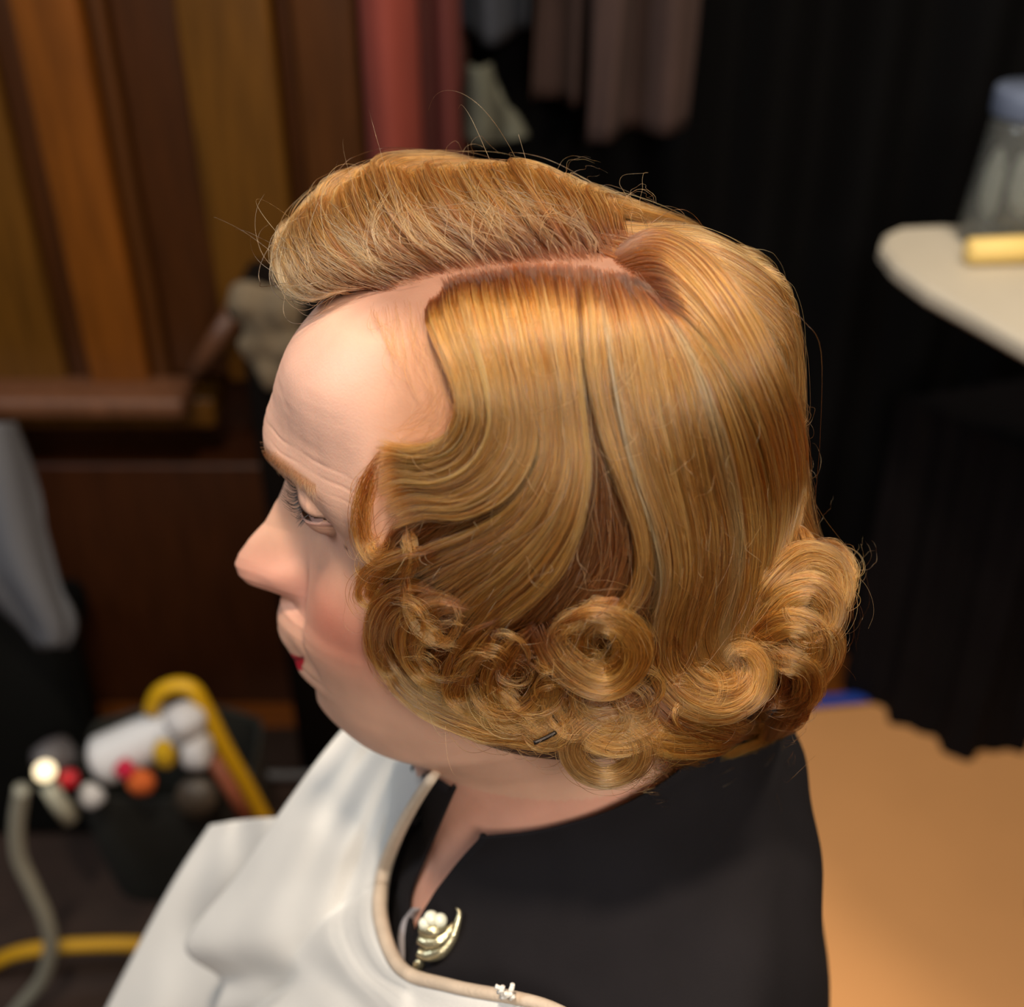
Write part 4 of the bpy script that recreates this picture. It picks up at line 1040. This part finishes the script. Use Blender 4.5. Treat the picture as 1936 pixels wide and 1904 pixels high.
# jar
jb = atz(1900, 452, TZ); jr = empty('storage_jar', jb); jr.scale = (.69, .69, .69); tag(jr, 'clear tapering plastic jar with slate blue lid and white contents on the table', 'jar')
GL = mat('clear_plastic', srgb(210, 214, 210), rough=.15, trans=.9)
pr = [(.0, .002), (.084, .002), (.086, .01), (.078, .10), (.070, .20), (.068, .225), (.066, .225), (.068, .20), (.076, .10), (.083, .012), (0, .006)]
MB().lathe(pr, (0, 0, 0), 40).build('glass_body', GL, jr)
MB().lathe([(0, .222), (.072, .222), (.074, .228), (.074, .262), (.070, .268), (0, .268)], (0, 0, 0), 40).build('lid', mat('slate_lid', srgb(92, 102, 124), rough=.4), jr)
WC = mat('cotton_white', srgb(222, 220, 214), rough=.9)
for x, y, zz, r, h in ((.012, -.02, .10, .032, .07), (-.045, .0, .08, .018, .075), (.040, -.01, .15, .03, .055)):
    MB().blob((x, y, zz+.012), (r, r, h), nz=.06, seed=3).build('cotton', WC, jr)
MB().blob((-.02, .02, .09), (.03, .03, .075), nz=.05).build('dark_bottle', mat('dark_bottle', srgb(24, 24, 22), rough=.4), jr)
p = atz(1822, 500, TZ); q = atz(1990, 494, TZ); 
o = MB().tube([p+[0, 0, .0165], p+(q-p)*.03+[0, 0, .0165], p+(q-p)*.5+[0, 0, .0165], q+[0, 0, .0165]], [.010, .0155, .0162, .0162], 24).build('paper_roll', mat('pale_yellow', srgb(232, 200, 120), rough=.6))
tag(o, 'pale yellow roll lying on the white table in front of the jar', 'roll')

# grey jacket over a black chair at the left edge
CH = mat('chair_black', srgb(14, 15, 14), spec=.15, rough=.7, noise=.2, nscale=8)
GJ = mat('grey_jacket_cloth', srgb(96, 98, 104), rough=.9, noise=.1, nscale=6)
edge = [(12,800),(45,880),(82,980),(108,1070),(124,1140),(130,1185),(118,1215)]; left = [(-160,800),(-140,900),(-110,1000),(-60,1080),(10,1140),(55,1180),(84,1216)]
E1 = catmull(np.array(edge, float), 40); E0 = catmull(np.array(left, float), 40); V = []
for i in range(40):
    for j in range(30):
        u = j/29; x, y = E0[i]*(1-u)+E1[i]*u
        V.append(aty(x, y, 1.24-.05*math.sin(math.pi*u)+.012*math.sin(u*13+i*.12)))
o = mesh('grey_jacket', V, grid_faces(40, 30), GJ); s = o.modifiers.new('t', 'SOLIDIFY'); s.thickness = .012; tag(o, 'grey jacket draped over the black chair at the left edge', 'jacket')
cx = Xof(-60, 1250, 1.32); chair = empty('black_chair', (cx, 1.32, 0)); tag(chair, 'black padded chair at the left edge under the grey jacket', 'chair')
def cpart(mb, nm, m=CH): o = mb.build(nm, m, chair); o.location = -Vector(chair.location); return o
cpart(MB().box((cx, 1.33, .34), (.30, .08, .66), bev=.03), 'backrest')
cpart(MB().box((cx-.06, 1.46, .30), (.30, .24, .07), bev=.025), 'seat')
for dx in (-.17, .05):
    for dy in (1.38, 1.55): cpart(MB().tube([(cx+dx, dy, .28), (cx+dx, dy, .0)], .012, 10), 'leg')

# tote bag with odds and ends
BY = 1.16
def ground(x, y): return atz(x, y, 0)
bx0, bx1 = Xof(125, 1500, BY), Xof(470, 1500, BY); bz = Zof(1500, BY)
tote = empty('tool_bag', ((bx0+bx1)/2, BY+.08, 0)); tag(tote, 'open black bag with a yellow carrying handle on the floor at lower left', 'bag')
TBM = mat('bag_black', srgb(28, 29, 25), rough=.8, noise=.25, nscale=20, bump=.4, bscale=60)
n = 40; V = []; lv = [(0, .80), (.02, .86), (bz*.5, .96), (bz, 1.0), (bz+.006, .99), (bz, .95), (bz*.5, .9), (.03, .8)]
for z_, k in lv:
    for j in range(n):
        a = 2*math.pi*j/n; ca, sa = math.cos(a), math.sin(a)
        V.append(((bx1-bx0)/2*k*np.sign(ca)*abs(ca)**.45, .09*k*np.sign(sa)*abs(sa)**.5, z_+.006*math.sin(a*5)*(z_ > .1)))
V += [(0, 0, 0), (0, 0, .03)]
F2 = grid_faces(len(lv), n, True)+[(len(V)-2, (j+1) % n, j) for j in range(n)]+[(len(V)-1, (len(lv)-1)*n+j, (len(lv)-1)*n+(j+1) % n) for j in range(n)]
mesh('bag_body', V, F2, TBM, tote)
YL = mat('yellow_plastic', srgb(206, 160, 10), rough=.5)
hp = catmull(np.array([(286,1345),(300,1312),(330,1297),(362,1302),(390,1345),(425,1415),(462,1480),(505,1560)], float), 40)
o = MB().tube([aty(x, y, BY+.02) for x, y in hp], .0115, 14).build('handle', YL, tote); o.location = -Vector(tote.location)
def item(nm, label, cat, mb, m, grp=None):
    o = mb.build(nm, m); tag(o, label, cat, grp); return o
def px2m(px, Y=BY): return px/FP*float((aty(200, 1450, Y)-CAM)@FW)
WP = mat('white_plastic', srgb(214, 214, 216), rough=.45); 
A_, B_ = aty(172, 1448, BY), aty(355, 1362, BY+.03)
def capsule(a, b, r0, r1, n=18):
    t = np.linspace(0, 1, 16); return MB().tube([a+(b-a)*k for k in t], [max(.002, (r0+(r1-r0)*k)*min(1, math.sin(min(1, (k+.01)*7)*1.57), math.sin(min(1, (1.01-k)*7)*1.57))) for k in t], n)
sb_ = capsule(A_, B_, px2m(50), px2m(42)); o = item('lotion_bottle', 'large white bottle lying tilted on top of the black bag', 'bottle', sb_, WP)
item('folded_cloth', 'white crumpled cloth under the yellow handle of the bag', 'cloth', MB().blob(aty(350, 1362, BY+.0), (px2m(40), .03, px2m(30)), nz=.12, seed=2).blob(aty(372, 1418, BY-.01), (px2m(30), .025, px2m(38)), nz=.12, seed=5), mat('white_cloth_scrap', srgb(196, 194, 196), rough=.9))
item('cotton_pad', 'small white pad hanging over the rim below the big bottle', 'pad', MB().blob(aty(172, 1505, BY-.03), (px2m(24), .012, px2m(30)), nz=.1, seed=8), WP)
item('bottle_cap', 'round red cap beside the lit lamp', 'cap', MB().lathe([(0, -.008), (px2m(15), -.008), (px2m(17), 0), (px2m(15), .010), (0, .011)], aty(131, 1472, BY-.05), 24, (0, -.8, .5)), mat('red_plastic', srgb(190, 20, 36), rough=.4))
item('lipstick', 'pinkish red tube end between the white bottle and the orange ball', 'lipstick', capsule(aty(224, 1444, BY-.04), aty(246, 1462, BY-.04), px2m(17), px2m(17)), mat('crimson_plastic', srgb(196, 30, 66), rough=.4))
item('sponge', 'orange sponge ball sitting at the rim of the black bag', 'sponge', MB().blob(aty(266, 1478, BY-.04), (px2m(27), .016, px2m(28)), nz=.05), mat('orange_foam', srgb(196, 92, 34), rough=.9))
item('sponge', 'yellow sponge piece right above the orange ball', 'sponge', MB().blob(aty(311, 1425, BY-.03), (px2m(20), .014, px2m(32)), nz=.05, seed=4), mat('yellow_foam', srgb(196, 156, 14), rough=.9))
item('pencil', 'orange and pink pencil leaning inside the yellow handle', 'pencil', MB().tube([aty(398, 1432, BY), aty(430, 1480, BY-.01), aty(466, 1545, BY-.02)], px2m(14), 12), mat('orange_wood', srgb(150, 84, 60), rough=.6, noise=.2, nscale=30))
item('makeup_tin', 'dull brown tin inside the black bag below the white cloth', 'tin', MB().lathe([(0, -.01), (px2m(36), -.01), (px2m(38), 0), (px2m(36), .01), (0, .012)], aty(372, 1505, BY-.03), 28, (0, -.9, .4)), mat('tin_brown', srgb(70, 60, 50), rough=.5))
# clip lamp
lp = aty(85, 1458, BY-.06); lamp = empty('clip_lamp', lp); tag(lamp, 'small lit lamp with round cream bulb and pale neck beside the black bag', 'lamp')
EM = bpy.data.materials.new('lit_bulb'); EM.use_nodes = True; EM.node_tree.nodes['Principled BSDF'].inputs['Emission Color'].default_value = (1, .78, .42, 1); EM.node_tree.nodes['Principled BSDF'].inputs['Emission Strength'].default_value = 1.6
o = MB().blob(lp, (px2m(19),)*3).build('bulb', EM, lamp); o.location = -Vector(lamp.location)
o = MB().lathe([(px2m(10), .0), (px2m(30), .01), (px2m(34), .03), (px2m(30), .05), (0, .055)], aty(66, 1450, BY-.05), 28, (.5, .8, -.2)).build('lamp_shade', mat('grey_shade', srgb(84, 80, 82), rough=.5), lamp); o.location = -Vector(lamp.location)
o = MB().tube([aty(92, 1485, BY-.05), aty(112, 1518, BY-.05), aty(134, 1548, BY-.05)], px2m(17), 12).build('neck', mat('cream_plastic', srgb(170, 168, 150), rough=.5), lamp); o.location = -Vector(lamp.location)
CD = mat('beige_cord', srgb(140, 138, 124), rough=.6)
hp = catmull(np.array([(42,1490),(32,1560),(36,1620),(62,1680),(88,1740),(96,1790),(80,1850),(40,1900),(-10,1960)], float), 60)
item('air_hose', 'thick beige grey hose curving down from the lamp at lower left', 'hose', MB().tube([aty(x, y, .975) for x, y in hp], .0098, 14), CD)
hp = catmull(np.array([(-60,1850),(20,1806),(90,1792),(180,1786),(260,1786),(420,1800)], float), 40)
item('extension_cord', 'thick yellow cord crossing behind the grey hose near the floor', 'cord', MB().tube([aty(x, y, 1.035) for x, y in hp], .010, 14), mat('yellow_cord', srgb(190, 144, 20), rough=.5))
hp = catmull(np.array([(470,1462),(520,1466),(560,1466),(640,1462)], float), 20)
item('cable', 'thin grey cable running behind the cape strap', 'cable', MB().tube([aty(x, y, 1.30) for x, y in hp], .007, 10), mat('grey_cable', srgb(84, 86, 92), rough=.5))
o = MB().box((Xof(250, 1820, 1.15)-.15, 1.12, .006), (.95, .86, .012), bev=.005).build('floor_mat', mat('dark_mat', srgb(44, 28, 20), rough=.8, noise=.2, nscale=10)); tag(o, 'dark mat on the floor under the black bag', 'mat')
o = MB().box((0, 1.1, 2.72), (5, 5, .04)).build('ceiling', mat('ceiling_paint', srgb(190, 180, 165), rough=.9), None, False); tag(o, kind='structure')
# ------------------------------------------------------------------ light
def area(name, loc, target, size, power, color, spread=180):
    l = bpy.data.lights.new(name, 'AREA'); l.energy = power; l.size = size; l.color = color; l.spread = math.radians(spread); l.shape = 'DISK'
    o = bpy.data.objects.new(name, l); col.objects.link(o); o.location = loc
    o.rotation_euler = (Vector(target)-Vector(loc)).to_track_quat('-Z', 'Y').to_euler(); return o
HC = Vector(HO)
area('ceiling_lamp', HC+Vector((-.15, -.3, 1.35)), HC,   .16, 23, (1, .84, .66))
area('camera_fill', HC+Vector((.3, -1.3, .9)), HC, .5, 21, (1, .93, .84))  # added fill from the camera side to lift hair and face, source unseen
area('cool_fill', HC+Vector((-1.6, .1, 1.0)), HC+Vector((-.3, 0, -.4)), .6, 14, (.78, .9, 1))  # added cool fill from the left for the cape, no window stands there
area('back_fill', (.7, .9, 2.4), (.7, 1.1, 0), .3, 15, (1, .84, .64))  # added overhead fill to brighten the floor and background, no fixture
w = bpy.data.worlds.new('world'); sc.world = w; w.use_nodes = True
w.node_tree.nodes['Background'].inputs[0].default_value = (1, .9, .8, 1)
w.node_tree.nodes['Background'].inputs[1].default_value = .05
sc.view_settings.view_transform = 'Standard'; sc.view_settings.look = 'None'; sc.view_settings.exposure = 0; sc.view_settings.gamma = 1
sc.view_settings.use_curve_mapping = False
sc.cycles.use_denoising = True
sc.cycles.use_adaptive_sampling = True; sc.cycles.adaptive_threshold = .035
sc.cycles.max_bounces = 6; sc.cycles.diffuse_bounces = 3; sc.cycles.glossy_bounces = 3; sc.cycles.transmission_bounces = 6
